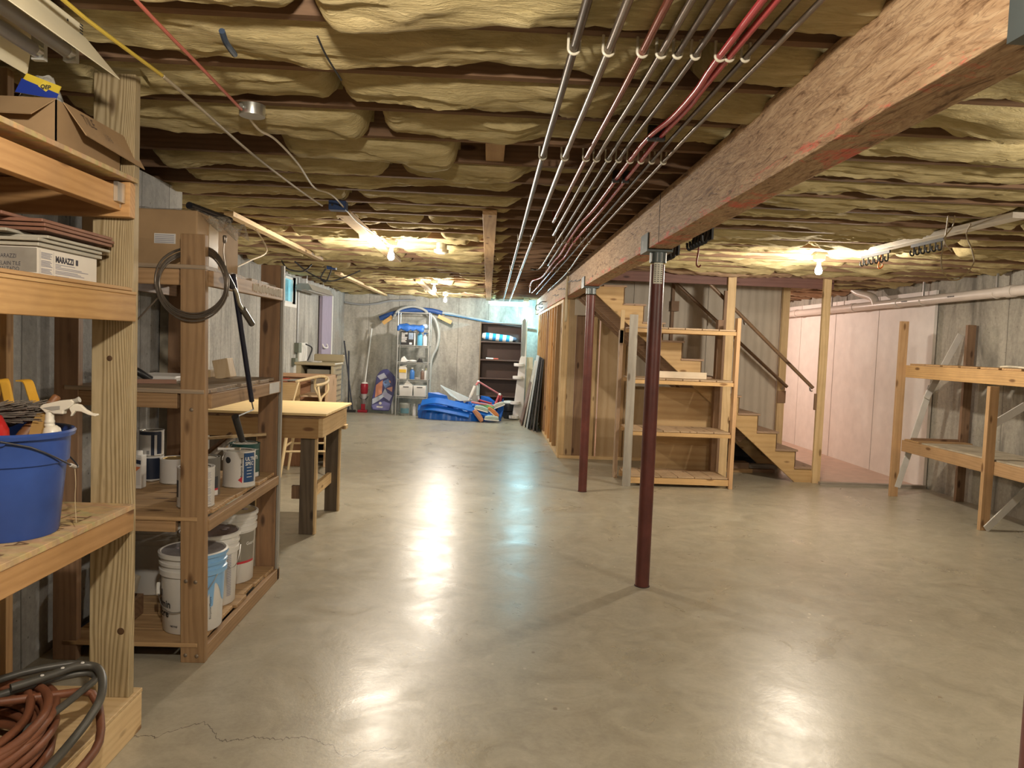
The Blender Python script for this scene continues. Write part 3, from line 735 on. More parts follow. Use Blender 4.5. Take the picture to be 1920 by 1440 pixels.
tag(MB().tube(smooth_path(pg, 2), .012, 10).build('garden_hose', HG, org=(-1.56, 2.2, .30)), 'dark grey hose loops lying over the brown hose coil', 'hose')
gh = MB().tube(smooth_path(gp, 6), .0135, 12).build('hose_section', HG, org=(-1.5, 2.0, .2))
tag(gh, 'separate grey rubber hose end bending over the heap beside the treated post', 'hose')
cp = MB()
for i in (5, 9, 14): p = smooth_path(gp, 6)[i]; cp.lathe([(.006, 0), (.005, .003)], (p.x + .004, p.y - .006, p.z + .0115), 12)
cp.build('white_dot', WHITE, gh)

# --- blue bucket and what stands in it
BLUE = plain((.030, .075, .30), .33, name='blue_plastic', vary=.22)
bx, by, bz = -1.43, 2.27, .873
t = thing('bucket', 'blue plastic bucket full of brushes and tools on the near shelf', 'bucket', (bx, by, bz))
h = .315
MB().lathe([(.001, .004), (.130, .004), (.136, 0), (.139, .01), (.158, .215), (.165, .22), (.168, h - .02), (.180, h - .018), (.183, h - .006), (.178, h), (.170, h - .003), (.163, h - .03), (.150, .2), (.130, .02), (.001, .015)], (bx, by, bz), 48).build('body', BLUE, t)
ears = MB()
for s_ in (-1, 1):
    a = R(-62) if s_ > 0 else R(118)
    ears.lathe([(.015, 0), (.015, .012), (.008, .014)], (bx + .166 * math.cos(a), by + .166 * math.sin(a), bz + h - .016), 12, (math.cos(a), math.sin(a), 0))
ears.build('ear', BLUE, t)
a = R(-62); p0 = Vector((bx + .185 * math.cos(a), by + .185 * math.sin(a), bz + h - .016))
e0 = Vector((bx - .185 * math.cos(a), by - .185 * math.sin(a), bz + h - .016))
sag = Vector((math.sin(-a), math.cos(-a), 0)); sag = Vector((.88, .47, 0))
arc = []
for i in range(17):
    f = i / 16; base = p0.lerp(e0, f); d_ = math.sin(pi * f)
    arc.append(base + Vector((.165 * d_ ** .6, .088 * d_ ** .6, -.11 * d_)))
hd = MB().tube(arc, .0025, 8).build('wire_handle', plain((.10, .10, .11), .4, .7, name='handle_wire'), t)
MB().tube(arc[5:7], .006, 10).build('grip', plain((.45, .42, .38), .5, name='grip_plastic'), hd)
MB().tube(smooth_path([arc[6] + Vector((0, 0, 0)), arc[6] + Vector((.003, 0, -.05)), arc[6] + Vector((-.004, .01, -.10)), arc[6] + Vector((.0, .01, -.175))], 4), .0012, 6).build('string', plain((.5, .4, .25), .8, name='twine'), t)
rim = bz + h
def inb(n, l, c, x, y): return thing(n, l, c, (x, y, bz + .02))
# red plastic scoop / container
tag(MB().lathe([(.001, 0), (.05, 0), (.055, .02), (.066, .20), (.072, .275), (.070, .305), (.052, .345), (.02, .362), (.001, .364)], (-1.462, 2.205, bz + .012), 28).build('red_container', plain((.55, .02, .02), .25, name='red_plastic'), org=(-1.52, 2.22, bz + .015)),
    'glossy red rounded container sticking out of the blue bucket', 'container')
# wooden handled hand broom lying across
t = inb('hand_brush', 'hand brush with brown wooden handle and grey bristles across the blue bucket', 'brush', -1.5, 2.32)
a_, b_ = at(58, 803, Y=2.33), at(108, 742, Y=2.38)
HW = plain((.22, .095, .038), .5, name='varnished_wood', vary=.3)
d_ = (b_ - a_)
MB().tube([a_ - d_ * .5, a_ - d_ * .1, a_, a_ + d_ * .25, a_ + d_ * .6, b_ - d_ * .03, b_], [.022, .022, .021, .014, .0125, .013, .009], 14).build('handle', HW, t)
br = MB(); rr = random.Random(5)
c0 = at(48, 775, Y=2.33)
for i in range(420):
    f = rr.random(); g_ = rr.random()
    s0 = Vector(c0) + Vector((-.14 + .10 * f, rr.uniform(-.04, .04), -.005 + .035 * (g_ - .5)))
    e_ = s0 + Vector((.075 + .06 * rr.random(), rr.uniform(-.02, .02), .02 + .03 * (g_ - .6) - .012 * rr.random()))
    br.bar(s0, e_, .0018, .0018)
tag(br.build('bristles', plain((.24, .21, .18), .8, name='bristle', vary=.5), t), kind='stuff')
MB().ball(Vector(c0) + Vector((-.085, .0, -.012)), .05, 1.5, .9, .75).build('bristle_core', plain((.09, .075, .06), .9, name='bristle_core'), t)
# yellow flat straps (levels / straps arching)
YEL = plain((.62, .34, .035), .5, name='yellow_strap', vary=.2)
def ribbon(pts, w, th, wv=(0, 1, 0)):
    m = MB(); P = smooth_path(pts, 6)
    vs = []; u = Vector(wv).normalized() * w / 2; 
    for i, p in enumerate(P):
        tt = (P[min(i + 1, len(P) - 1)] - P[max(i - 1, 0)]).normalized(); nn = tt.cross(u).normalized() * th / 2
        vs += [p - u - nn, p + u - nn, p + u + nn, p - u + nn]
    fs = [(4 * i + k, 4 * i + (k + 1) % 4, 4 * i + 4 + (k + 1) % 4, 4 * i + 4 + k) for i in range(len(P) - 1) for k in range(4)]
    fs += [(3, 2, 1, 0), tuple(4 * (len(P) - 1) + k for k in range(4))]
    return m.add(vs, fs, False)
pt = [at(38, 713, Y=2.40), at(52, 716, Y=2.40), at(60, 738, Y=2.39), at(68, 762, Y=2.37), at(80, 795, Y=2.36), at(92, 830, Y=2.35)]
tag(ribbon(pt, .03, .004, (.5, 1, .1)).build('yellow_strap', YEL, org=tuple(pt[-1])), 'curved yellow strap end standing up out of the blue bucket beside the wooden handle', 'strap')
pt = [at(-12, 760, Y=2.42), at(-5, 722, Y=2.42), at(6, 712, Y=2.42), at(13, 735, Y=2.41), at(24, 790, Y=2.39)]
tag(ribbon(pt, .03, .004, (.5, 1, .1)).build('yellow_strap', YEL, org=tuple(pt[-1])), 'yellow strap loop at the picture edge behind the grey bristles', 'strap')
tag(ribbon([at(62, 835, Y=2.28), at(72, 795, Y=2.30), at(82, 775, Y=2.32)], .035, .012, (1, .2, .3)).build('wood_paddle', plain((.36, .22, .07), .6, name='raw_wood'), org=tuple(at(62, 835, Y=2.28))), 'flat brown wooden stick leaning inside the blue bucket', 'stick')
# sprayer head
t = inb('spray_bottle', 'white trigger sprayer head rising from the blue bucket rim', 'spray bottle', -1.33, 2.29)
Y0 = 2.31
def sp(x, y, dy=0): return at(x, y, Y=Y0 + dy)
IV = plain((.74, .70, .60), .35, name='ivory_plastic', vary=.06)
bo_ = sp(98, 806)
MB().lathe([(.022, -.16), (.030, -.10), (.026, -.01), (.022, .006), (.012, .014)], tuple(bo_), 24).build('bottle', IV, t)
cp = MB(); q = sp(93, 800); cp.lathe([(.0135, 0), (.0145, .002), (.0145, .008), (.013, .010), (.0145, .012), (.0145, .018), (.0125, .022), (.0125, .034), (.010, .045)], (q.x, q.y, q.z), 24)
cp.build('collar', IV, t)
hd = MB().prism([sp(*p, -.011) for p in ((73, 764), (80, 758), (112, 751), (132, 749), (138, 753), (135, 760), (128, 766), (119, 770), (118, 777), (100, 776), (92, 772), (86, 776), (80, 770))], (0, 0, 0), (0, .022, 0)).build('pump_head', IV, t, bevel=.003)
MB().prism([sp(*p, -.0125) for p in ((80, 765), (96, 762), (112, 761), (112, 768), (96, 770))], (0, 0, 0), (0, .003, 0)).build('recess', plain((.35, .34, .31), .5, name='shadow_plastic'), hd)
MB().tube([sp(132, 754), sp(143, 751), sp(149, 749)], [.008, .007, .009], 12).build('nozzle', plain((.40, .38, .33), .4, name='nozzle_grey'), t)
MB().prism([sp(*p, -.006) for p in ((128, 763), (142, 757), (150, 759), (160, 768), (172, 775), (182, 776), (183, 779), (178, 781), (165, 778), (152, 772), (141, 771), (134, 780), (131, 781), (133, 774))], (0, 0, 0), (0, .012, 0)).build('trigger', IV, t, bevel=.002)

# --- shelf with tiles
t = thing('tile_box', 'white printed carton of ceramic tile on the near unit under the loose tiles', 'box', (-1.48, 2.42, 1.643))
bx0, bx1, by0, by1, z0, z1 = -1.64, -1.345, 2.275, 2.615, 1.644, 1.732
MB().box(bx0, bx1, by0, by1, z0, z1).build('carton', plain((.74, .70, .62), .5, name='white_carton', vary=.06), t, bevel=.002)
MB().box(bx0, bx1, by0 - .001, by0, z0 + .012, z1 - .004).build('front_panel', plain((.33, .31, .27), .5, name='grey_print', vary=.3), t)
fs_ = lambda a, b_: (bx1 + .0008, by0 + a, z0 + b_)
TX = plain((.04, .04, .06), .6, name='print_ink', vary=0); TG = plain((.30, .30, .36), .6, name='print_grey', vary=0)
text_mesh('MARAZZI', .026, TX, t, lambda a, b_: fs_(.095 + a * .92, .052 + b_), bold=.0012)
MB().add([fs_(.208, .052), fs_(.222, .052), fs_(.222, .070), fs_(.208, .070)], [(0, 1, 2, 3)]).build('logo_block', TX, t)
mk = MB()
def ln(m, a0, a1, b_, hh=.0022): m.add([fs_(a0, b_), fs_(a1, b_), fs_(a1, b_ + hh), fs_(a0, b_ + hh)], [(0, 1, 2, 3)])
for i in range(4): ln(mk, .094, .094 + (.11, .03, .15, .19)[i], .044 - i * .0045)
for i in range(3): ln(mk, .094, .22 + i * .02, .024 - i * .0042)
ln(mk, .094, .17, .008)
for i in range(16):
    if i not in (4, 10): ln(mk, .020, .078 - (i * 7 % 5) * .003, .012 + i * .004)
for a in (.014, .084): mk.add([fs_(a, .006), fs_(a + .001, .006), fs_(a + .001, .08), fs_(a, .08)], [(0, 1, 2, 3)])
mk.build('small_print', TG, t)
ff = lambda a, b_: (bx1 - .006 - a, by0 - .002, z0 + b_)
def fmap(a, b_): return (bx1 - .145 + a, by0 - .002, z0 + b_)
for s_, yy, x_ in (('MARAZZI', .052, .03), ('ED PORCELAIN TILE', .030, -.02), ('CELANA ESMALTADO', .014, -.035)):
    text_mesh(s_, .017, TX, t, lambda a, b_, yy=yy, x_=x_: (bx1 - .145 + x_ + a * .78, by0 - .002, z0 + yy + b_))
# stacks of loose tiles on top of it
TW = plain((.45, .43, .36), .35, name='cream_tile', vary=.15); TB = plain((.25, .125, .085), .4, name='brown_tile', vary=.2)
zt = z1 + .001
for i, (x0, x1, y0, y1, th, mt, lab) in enumerate((
    (-1.70, -1.335, 2.265, 2.63, .012, TW, 'cream tile lying directly on the white carton'),
    (-1.72, -1.325, 2.25, 2.61, .010, TW, 'second cream tile from the bottom on the white carton'),
    (-1.74, -1.315, 2.28, 2.645, .009, TW, 'third cream tile with a bright edge, under the brown tiles'),
    (-1.78, -1.40, 2.22, 2.56, .009, TW, 'top cream tile set back beneath the brown tiles'),
    (-1.76, -1.318, 2.27, 2.665, .010, TB, 'lowest of the brown tiles on the stack'),
    (-1.75, -1.313, 2.26, 2.67, .010, TB, 'middle of the brown tiles on the stack'),
    (-1.80, -1.315, 2.25, 2.66, .010, TB, 'upper brown tile of the stack'),
    (-1.86, -1.40, 2.20, 2.62, .010, TB, 'topmost brown tile, shifted to the left'))):
    tag(MB().box(x0, x1, y0, y1, zt, zt + th).build('floor_tile', mt, org=((x0 + x1) / 2, (y0 + y1) / 2, zt), bevel=.002), lab, 'tile', 'loose tiles on the carton')
    zt += th + .0015

# --- open carton with bag on the top shelf
t = thing('cardboard_box', 'open cardboard box with folded-out flaps on the top shelf of the near unit', 'box', (-1.55, 2.5, 2.024))
cx0, cx1, cy0, cy1, cz0, cz1 = -1.83, -1.305, 2.30, 2.69, 2.025, 2.17
m = MB(); w = .004
m.box(cx0, cx1, cy0, cy0 + w, cz0, cz1).box(cx0, cx1, cy1 - w, cy1, cz0, cz1).box(cx0, cx0 + w, cy0, cy1, cz0, cz1).box(cx1 - w, cx1, cy0, cy1, cz0, cz1).box(cx0, cx1, cy0, cy1, cz0, cz0 + w)
m.build('carton', CARD, t)
def flap(pts, nrm): 
    n_ = Vector(nrm) * .004; P = [Vector(p) for p in pts]
    return MB().add(P + [p + n_ for p in P], [(0, 1, 2, 3), (7, 6, 5, 4), (0, 4, 5, 1), (1, 5, 6, 2), (2, 6, 7, 3), (3, 7, 4, 0)])
flap([(cx0, cy0, cz1), (cx1, cy0, cz1), (cx1 - .04, cy0 - .055, cz1 - .062), (cx0 + .03, cy0 - .055, cz1 - .062)], (0, -.6, .6)).build('flap', CARD, t)
fpt = [(cx1 + .002, cy0 + .03, cz1), (cx1 + .002, cy1 + .05, cz1 + .0), (cx1 + .05, cy1 + .07, cz1 - .10), (cx1 + .05, cy0 + .07, cz1 - .085)]
fo = flap(fpt, (.6, 0, .4)).build('flap', CARD, t)
A_, B_, D_ = [Vector(fpt[i]) for i in (0, 1, 3)]
ub = (B_ - A_).normalized(); vb = (Vector(fpt[3]) - A_); vb = (vb - ub * vb.dot(ub)).normalized(); nb = Vector((.9, 0, .45)).normalized() * .0065
text_mesh('TILE', .05, TX, fo, lambda a, b_: A_ + ub * (.07 + a * .8) - vb * (b_ - .05) + nb, 'handwriting', bold=-.0008)
text_mesh('1SF6', .035, TX, fo, lambda a, b_: A_ + ub * (.17 + a * .8) - vb * (b_ - .075) + nb, 'handwriting', bold=-.0008)
flap([(cx1 - .004, cy1, cz1), (cx0, cy1, cz1), (cx0, cy1 + .0, cz1 + .09), (cx1 - .004, cy1 + .0, cz1 + .09)][0:4], (0, .5, 0)) 
# clear bag with blue/yellow header card
t = thing('plastic_bag', 'clear plastic bag with a yellow and blue label standing in the open cardboard box', 'bag', (-1.36, 2.36, 2.04))
vs = []; n = 26; mrow = 18
for j in range(mrow + 1):
    v = j / mrow
    for i in range(n):
        a = 2 * pi * i / n; w_ = (.055 * (1 - v ** 3) + .030) * (1 + .12 * mnoise.noise(Vector((math.cos(a) * 2, math.sin(a) * 2, v * 5))))
        vs.append((-1.425 + .03 * v + w_ * math.cos(a), 2.39 + w_ * .45 * math.sin(a), 2.035 + .225 * v + .012 * mnoise.noise(Vector((a, v * 6, 1)))))
fs = [(j * n + i, j * n + (i + 1) % n, (j + 1) * n + (i + 1) % n, (j + 1) * n + i) for j in range(mrow) for i in range(n)]
MB().add(vs, fs, True).build('bag', clear('clear_film', (.75, .75, .70), .3, .12), t)
yy = 2.335
def card(pts, mt, nm, off=0): return MB().add([at(x, y, Y=yy - off) for x, y in pts], [tuple(range(len(pts)))]).build(nm, mt, t)
lb = MB().prism([at(x, y, Y=yy + .002) for x, y in ((50, 137), (114, 162), (104, 186), (28, 172))], (0, 0, 0), (0, .004, 0)).build('header_card', plain((.72, .55, .05), .35, name='yellow_print', vary=.05), t)
BP = plain((.02, .05, .35), .35, name='blue_print', vary=.1)
MB().add([at(x, y, Y=yy) for x, y in ((41, 146), (48, 150), (110, 176), (106, 186), (28, 172))], [(0, 1, 2, 3, 4)]).build('blue_band', BP, lb)
yq = at(0, 0, Y=yy - .001)
dm = [at(x, y, Y=yy - .001) for x, y in ((71, 161), (83, 152), (98, 162), (86, 172))]
MB().add(dm, [(0, 1, 2, 3)]).build('diamond_logo', plain((.78, .62, .08), .35, name='yellow_print2', vary=.03), lb)
o_ = at(75, 165, Y=yy - .002); ex = (at(95, 168, Y=yy - .002) - o_) / .020; ey = (at(77, 157, Y=yy - .002) - o_) / .008
text_mesh('QEP', .0105, INK, lb, lambda a, b_: o_ + ex * a + ey * b_, 'logo_lettering', bold=.0004)

# --- fluorescent shop light hanging above
t = thing('shop_light', 'unlit fluorescent shop light with cream reflector hanging above the open box', 'light fixture', (-1.27, 1.74, 2.36))
CR = plain((.80, .74, .55), .35, name='cream_enamel', vary=.05)
y0, y1 = 1.13, 2.27
sec = [(-1.145, 2.252), (-1.20, 2.335), (-1.215, 2.335), (-1.215, 2.375), (-1.345, 2.375), (-1.345, 2.335), (-1.36, 2.335), (-1.415, 2.252)]
inn = [(-1.155, 2.256), (-1.205, 2.329), (-1.355, 2.329), (-1.405, 2.256)]
m = MB(); 
m.box(-1.345, -1.215, y0, y1, 2.335, 2.378).build('housing', CR, t, bevel=.003)
rf = MB()
for a, b_ in (((-1.143, 2.250), (-1.205, 2.338)), ((-1.417, 2.250), (-1.355, 2.338))):
    rf.prism([(a[0], y0, a[1]), (b_[0], y0, b_[1]), (b_[0], y1 + .0, b_[1]), (a[0], y1 + .075, a[1])], (0, 0, 0), (0, 0, .003))
rf.box(-1.357, -1.203, y0, y1, 2.330, 2.334)
rf.build('reflector', CR, t)
for x in (-1.235, -1.325):
    tb = MB().tube([(x, y0 + .03, 2.285), (x, y1 - .03, 2.285)], .019, 16).build('tube', plain((.30, .29, .29), .3, name='unlit_tube', vary=.05), t)
    MB().tube([(x, y1 - .055, 2.285), (x, y1 - .03, 2.285)], .0195, 16).build('end_cap', GALV, tb)
    MB().box(x - .018, x + .018, y1 - .03, y1 - .012, 2.262, 2.335).build('lampholder', plain((.55, .55, .52), .4, name='socket_white'), t)
sl_ = MB()
for k in range(4): sl_.box(-1.2035, -1.2020, 2.235, 2.25, 2.341 + k * .008, 2.344 + k * .008)
sl_.box(-1.2145, -1.2135, 2.19, 2.196, 2.356, 2.362)
sl_.build('vent_slot', INK, t)
for y in (1.3, 2.1): MB().tube([(-1.28, y, 2.375), (-1.28, y, 2.40)], .003, 6).build('hanger_chain', STEEL, t)
# ================================================================== second shelving unit with paint
t = thing('shelving_unit', 'open wooden shelving unit with paint cans and a coil of cable on its post', 'shelving unit', (-1.55, 3.95, 0))
OLD = dict(light=(.41, .26, .135), dark=(.26, .15, .07), contrast=.55)
fp_ = [board(-1.365, -1.257, 3.35, 3.39, 0, 1.925, 'post', OLD, t), board(-1.365, -1.25, 4.52, 4.56, .05, 1.91, 'post', dict(BROWN, light=(.36, .21, .11)), t),
       board(-1.905, -1.80, 3.35, 3.39, 0, 1.925, 'post', BROWN, t), board(-1.905, -1.80, 4.52, 4.56, 0, 1.91, 'post', BROWN, t)]
board(-1.249, -1.232, 4.53, 4.56, 0, 1.91, 'grey_strip', dict(light=(.36, .34, .30), dark=(.22, .21, .18), contrast=.4), t)
MB().box(-1.97, -1.91, 4.56, 4.58, .0, 2.1).build('stained_board', plain((.42, .38, .30), .8, name='paint_stained_board', vary=.5), t)
bl = MB()
for v_ in fp_[0].data.vertices:
    if v_.co.z < 1: v_.co.x += .028
for x, z in ((-1.318, .375), (-1.275, .372), (-1.315, .035), (-1.265, .032), (-1.305, 1.15)): bl.ball((x, 3.349, z), .009, 1, .5, 1, 10, 6)
bl.build('bolt', plain((.25, .2, .15), .5, .5, name='rusty_bolt'), t)
for dz, cols in ((.09, 8), (.667, 8), (1.24, 7), (1.79, 6)):
    n_ = 7; y = 3.345; L_ = 4.52 - 3.345; rr = random.Random(int(dz * 100))
    for i in range(n_):
        w_ = L_ / n_
        board(-1.86, -1.262 + rr.uniform(-.012, .012), y + .002, y + w_ - .004, dz - .019, dz, 'deck_board', dict(OLD, light=(.50, .33, .17)) if dz < 1 else dict(GREY, light=(.40, .30, .20)), t, axis='X'); y += w_
    rz = {.09: (.0, .07), .667: (.595, .647), 1.24: (1.153, 1.22), 1.79: (1.70, 1.77)}[dz]
    board(-1.262, -1.232, 3.39, 4.58 if dz < .1 else 4.515, rz[0], rz[1], 'front_rail', OLD, t)
    board(-1.88, -1.85, 3.39, 4.515, rz[0], rz[1], 'back_rail', BROWN, t)
    if dz > .3: board(-1.80, -1.37, 3.355, 3.385, rz[0], rz[1], 'end_rail', OLD, t)
MB().box(-1.2315, -1.2305, 4.28, 4.48, 1.158, 1.218).build('paint_smear', plain((.62, .62, .60), .5, name='grey_paint', vary=.2), t)
sm = MB(); rr = random.Random(11)
for i in range(46):
    y = 3.95 + i * .0118; sm.box(-1.2315, -1.2305, y, y + .005, 1.715 + rr.uniform(0, .012), 1.75 + rr.uniform(0, .015))
sm.build('paint_smear', plain((.60, .54, .42), .7, name='cream_drips', vary=.2), t)

PAPER = plain((.72, .71, .69), .4, name='label_white', vary=.05)
TIN = plain((.62, .61, .57), .25, .9, name='tinplate', vary=.15); GOLD = plain((.50, .36, .14), .3, .8, name='lacquered_tin')
def band(cx, cy, r, z0, z1, a0, a1, mt, parent, nm='label_band', n=20):
    vs = []
    for k in range(n + 1):
        a = a0 + (a1 - a0) * k / n
        for z in (z0, z1): vs.append((cx + r * math.sin(a), cy - r * math.cos(a), z))
    return MB().add(vs, [(2 * k, 2 * k + 2, 2 * k + 3, 2 * k + 1) for k in range(n)], True).build(nm, mt, parent)
def ctext(txt, size, mt, parent, cx, cy, r, a0, z, vert=False, bold=.0, w=1.0, align='LEFT'):
    """lettering wrapped on a cylinder; angle 0 faces the camera side (-Y), grows to the right"""
    r = r + .0004 + size * size / (6 * r)
    if vert: fn = lambda a, b_: (cx + r * math.sin(a0 - b_ / r), cy - r * math.cos(a0 - b_ / r), z + a)
    else: fn = lambda a, b_: (cx + r * math.sin(a0 + a * w / r), cy - r * math.cos(a0 + a * w / r), z + b_)
    return text_mesh(txt, size, mt, parent, fn, bold=bold, align=align)
NAVY = plain((.02, .07, .19), .35, name='navy_label', vary=.06); GREEN = plain((.02, .09, .085), .35, name='green_label', vary=.1); DRK = plain((.03, .035, .045), .35, name='dark_label'); GRYL = plain((.16, .155, .14), .4, name='grey_label'); REDL = plain((.55, .03, .05), .35, name='red_label'); WT = plain((.8, .8, .78), .5, name='white_ink', vary=0)
def can(cx, cy, z, r, h, body, lid, label, bail=True, open_=False, group='paint cans on the middle shelf'):
    t = thing('paint_can', label, 'paint can', (cx, cy, z), group)
    b_ = MB().lathe([(r * .97, 0), (r, .004), (r, h - .006), (r * 1.02, h - .004), (r * 1.02, h), (r * .95, h), (r * .94, h - .006), (.001, h - .006)], (cx, cy, z + .0005), 36).build('body', body, t)
    MB().lathe([(r * .99, 0), (r * 1.02, 0), (r * 1.02, .005), (r * .99, .006)], (cx, cy, z + .0005), 36).build('bottom_rim', TIN, t)
    MB().lathe([(r * .86, 0), (r * .86, .003), (r * .80, .003), (r * .78, -.001), (.001, -.001)], (cx, cy, z + h - .0045), 32).build('lid', lid, t)
    if bail:
        pts = []
        for k in range(13):
            f = k / 12; a = pi * f; pts.append((cx - .02 + (r + .006) * math.cos(a) * .35 - .01, cy + (r + .006) * math.cos(a), z + h * .78 + .055 * math.sin(a) ))
        MB().tube(pts, .0016, 6).build('wire_handle', STEEL, t)
    return t, b_
Z = .668
# ULTRA SPEC can
c1, b1 = can(-1.330, 4.085, Z, .0835, .195, PAPER, TIN, 'white and navy gallon paint can, biggest in front row of the middle shelf')
r = .0838; CX_, CY_ = -1.330, 4.085
band(CX_, CY_, r, Z + .03, Z + .188, .60, 1.45, NAVY, c1)
ctext('Benjamin Moore', .0155, INK, c1, CX_, CY_, r + .0003, .52, Z + .060, True, .0003)
band(CX_, CY_, r + .0002, Z + .150, Z + .150, 0, .01, NAVY, c1) if False else None
ctext('ULTRA', .027, WT, c1, CX_, CY_, r + .0006, .68, Z + .148, False, .0006, .9); ctext('SPEC', .027, WT, c1, CX_, CY_, r + .0006, .68, Z + .122, False, .0006, .9)
for i in range(4): band(CX_, CY_, r + .0005, Z + .108 - i * .017, Z + .111 - i * .017, .80, 1.15 + .05 * (i % 2), WT, c1, 'small_print', 6)
ds = MB(); a0 = -.42
vs = [(CX_ + (r + .0006) * math.sin(a0), CY_ - (r + .0006) * math.cos(a0), Z + .150)]
for k in range(20):
    a = 2 * pi * k / 20; aa = a0 + .017 * math.cos(a) / r; vs.append((CX_ + (r + .0006) * math.sin(aa), CY_ - (r + .0006) * math.cos(aa), Z + .150 + .017 * math.sin(a)))
ds.add(vs, [(0, 1 + k, 1 + (k + 1) % 20) for k in range(20)]).build('handle_boss', INK, c1)
tri = [(.30, .030), (.52, .060), (.56, .030)]
MB().add([(CX_ + (r + .0006) * math.sin(a), CY_ - (r + .0006) * math.cos(a), Z + z) for a, z in ((.25, .045), (.52, .065), (.50, .028))], [(0, 1, 2)]).build('triangle_logo', REDL, c1)
# brush lying on the can lid
tb = thing('paint_brush', 'small white-handled brush lying on the lid of the white and navy can', 'brush', (-1.38, 4.05, Z + .2))
MB().tube([(-1.425, 4.02, Z + .207), (-1.39, 4.04, Z + .206), (-1.345, 4.065, Z + .204)], [.009, .006, .008], 10).build('handle', PAPER, tb)
MB().box(-1.347, -1.32, 4.055, 4.08, Z + .197, Z + .210).build('bristles', plain((.6, .55, .45), .8, name='pale_bristle'), tb)
c2, b2 = can(-1.390, 4.365, Z, .0835, .195, GREEN, TIN, 'dark green gallon paint can behind the white and navy one')
ctext('ben', .045, WT, c2, -1.39, 4.365, .0841, .46, Z + .110, False, .001); ctext('Benjamin Moore', .012, WT, c2, -1.39, 4.365, .0841, .46, Z + .160)
band(-1.39, 4.365, .0838, Z + .004, Z + .03, -.5, 1.5, PAPER, c2)
c3, b3 = can(-1.366, 3.575, Z, .0835, .190, PAPER, TIN, 'paint can with small printed white label right behind the front post', bail=False)
for i in range(26):
    if i % 7 != 5: band(-1.366, 3.575, .0840, Z + .015 + i * .0063, Z + .0175 + i * .0063, .50 + (i * 13 % 7) * .01, .85 + (i * 5 % 9) * .012, TG, c3, 'small_print', 5)
    if i % 6 != 1: band(-1.366, 3.575, .0840, Z + .015 + i * .0063, Z + .0175 + i * .0063, .97, 1.3 - (i * 5 % 9) * .012, TG, c3, 'small_print', 5)
band(-1.366, 3.575, .0840, Z + .05, Z + .13, -1.2, -.75, DRK, c3)
c4, b4 = can(-1.430, 3.83, Z, .0835, .195, GRYL, TIN, 'grey and red labelled can between the printed can and the navy one', bail=False)
band(-1.430, 3.83, .0838, Z + .03, Z + .10, .55, 1.4, DRK, c4); band(-1.430, 3.83, .0840, Z + .030, Z + .040, .55, 1.4, REDL, c4); band(-1.430, 3.83, .0838, Z + .0, Z + .03, .5, 1.4, PAPER, c4)
ctext('225', .03, WT, c4, -1.430, 3.83, .0842, 1.0, Z + .11, True, .001)
# rear row seen left of the post
DARKB = plain((.02, .03, .06), .35, name='dark_blue_print')
c5, b5 = can(-1.838, 4.17, Z, .062, .137, PAPER, TIN, 'small can with dark navy label, lower of the stacked pair', bail=False, group='stacked small paint cans')
band(-1.838, 4.17, .0624, Z + .012, Z + .128, .0, 1.2, DARKB, c5)
c6, b6 = can(-1.838, 4.17, Z + .138, .062, .140, PAPER, TIN, 'small white can with black paint drips, on top of the stacked pair', bail=False, group='stacked small paint cans')
band(-1.838, 4.17, .0626, Z + .142, Z + .272, .35, .62, DARKB, c6, 'paint_drip', 6); band(-1.838, 4.17, .0626, Z + .255, Z + .276, -.9, 1.2, DARKB, c6, 'paint_drip', 20); band(-1.838, 4.17, .0626, Z + .15, Z + .272, .85, 1.3, DARKB, c6, 'paint_drip', 6)
band(-1.838, 4.17, .0626, Z + .14, Z + .275, -1.5, -1.1, DARKB, c6, 'paint_drip', 6)
for i in range(7): band(-1.838, 4.17, .0627, Z + .150, Z + .17, .0 + i * .035, .018 + i * .035, INK, c6, 'barcode', 1)
c7, b7 = can(-1.69, 4.12, Z, .075, .135, PAPER, GOLD, 'white can with a gold lid beside the stacked small cans', bail=False, group='stacked small paint cans')
tt_ = thing('solvent_tin', 'rectangular white solvent tin with a cap left of the stacked small cans', 'tin', (-1.80, 3.94, Z))
MB().box(-1.88, -1.775, 3.91, 3.97, Z + .001, Z + .175).build('body', PAPER, tt_, bevel=.004)
MB().lathe([(.016, 0), (.016, .018), (.013, .022)], (-1.80, 3.94, Z + .175), 18).build('cap', WHITE, tt_)
MB().add([(-1.874, 3.9095, Z + .02), (-1.780, 3.9095, Z + .02), (-1.780, 3.9095, Z + .165), (-1.874, 3.9095, Z + .165)], [(0, 1, 2, 3)]).build('label', plain((.62, .60, .58), .5, name='label_grey', vary=.05), tt_)
MB().add([(-1.81, 3.909, Z + .135), (-1.778, 3.909, Z + .128), (-1.778, 3.909, Z + .150), (-1.81, 3.909, Z + .156)], [(0, 1, 2, 3)]).build('logo', DARKB, tt_)
MB().add([(-1.815, 3.909, Z + .08), (-1.778, 3.909, Z + .115), (-1.80, 3.909, Z + .118)], [(0, 1, 2)]).build('swoosh', plain((.65, .20, .08), .5, name='orange_print'), tt_)
# scrap sticks behind the cans
for i, (a, b_, lab) in enumerate((((-1.62, 4.05, Z + .03), (-1.47, 4.42, Z + .22), 'grey stick leaning behind the paint cans'), ((-1.68, 4.2, Z + .03), (-1.50, 4.45, Z + .235), 'dark stick leaning behind the paint cans, beside the grey one'), ((-1.60, 4.36, Z + .215), (-1.30, 4.47, Z + .235), 'pale wooden slat lying above the green can'))):
    tag(MB().bar(a, b_, .03, .014).build('scrap_stick', wood('Y', **(GREY, BROWN, PALE)[i]), org=a), lab, 'stick')

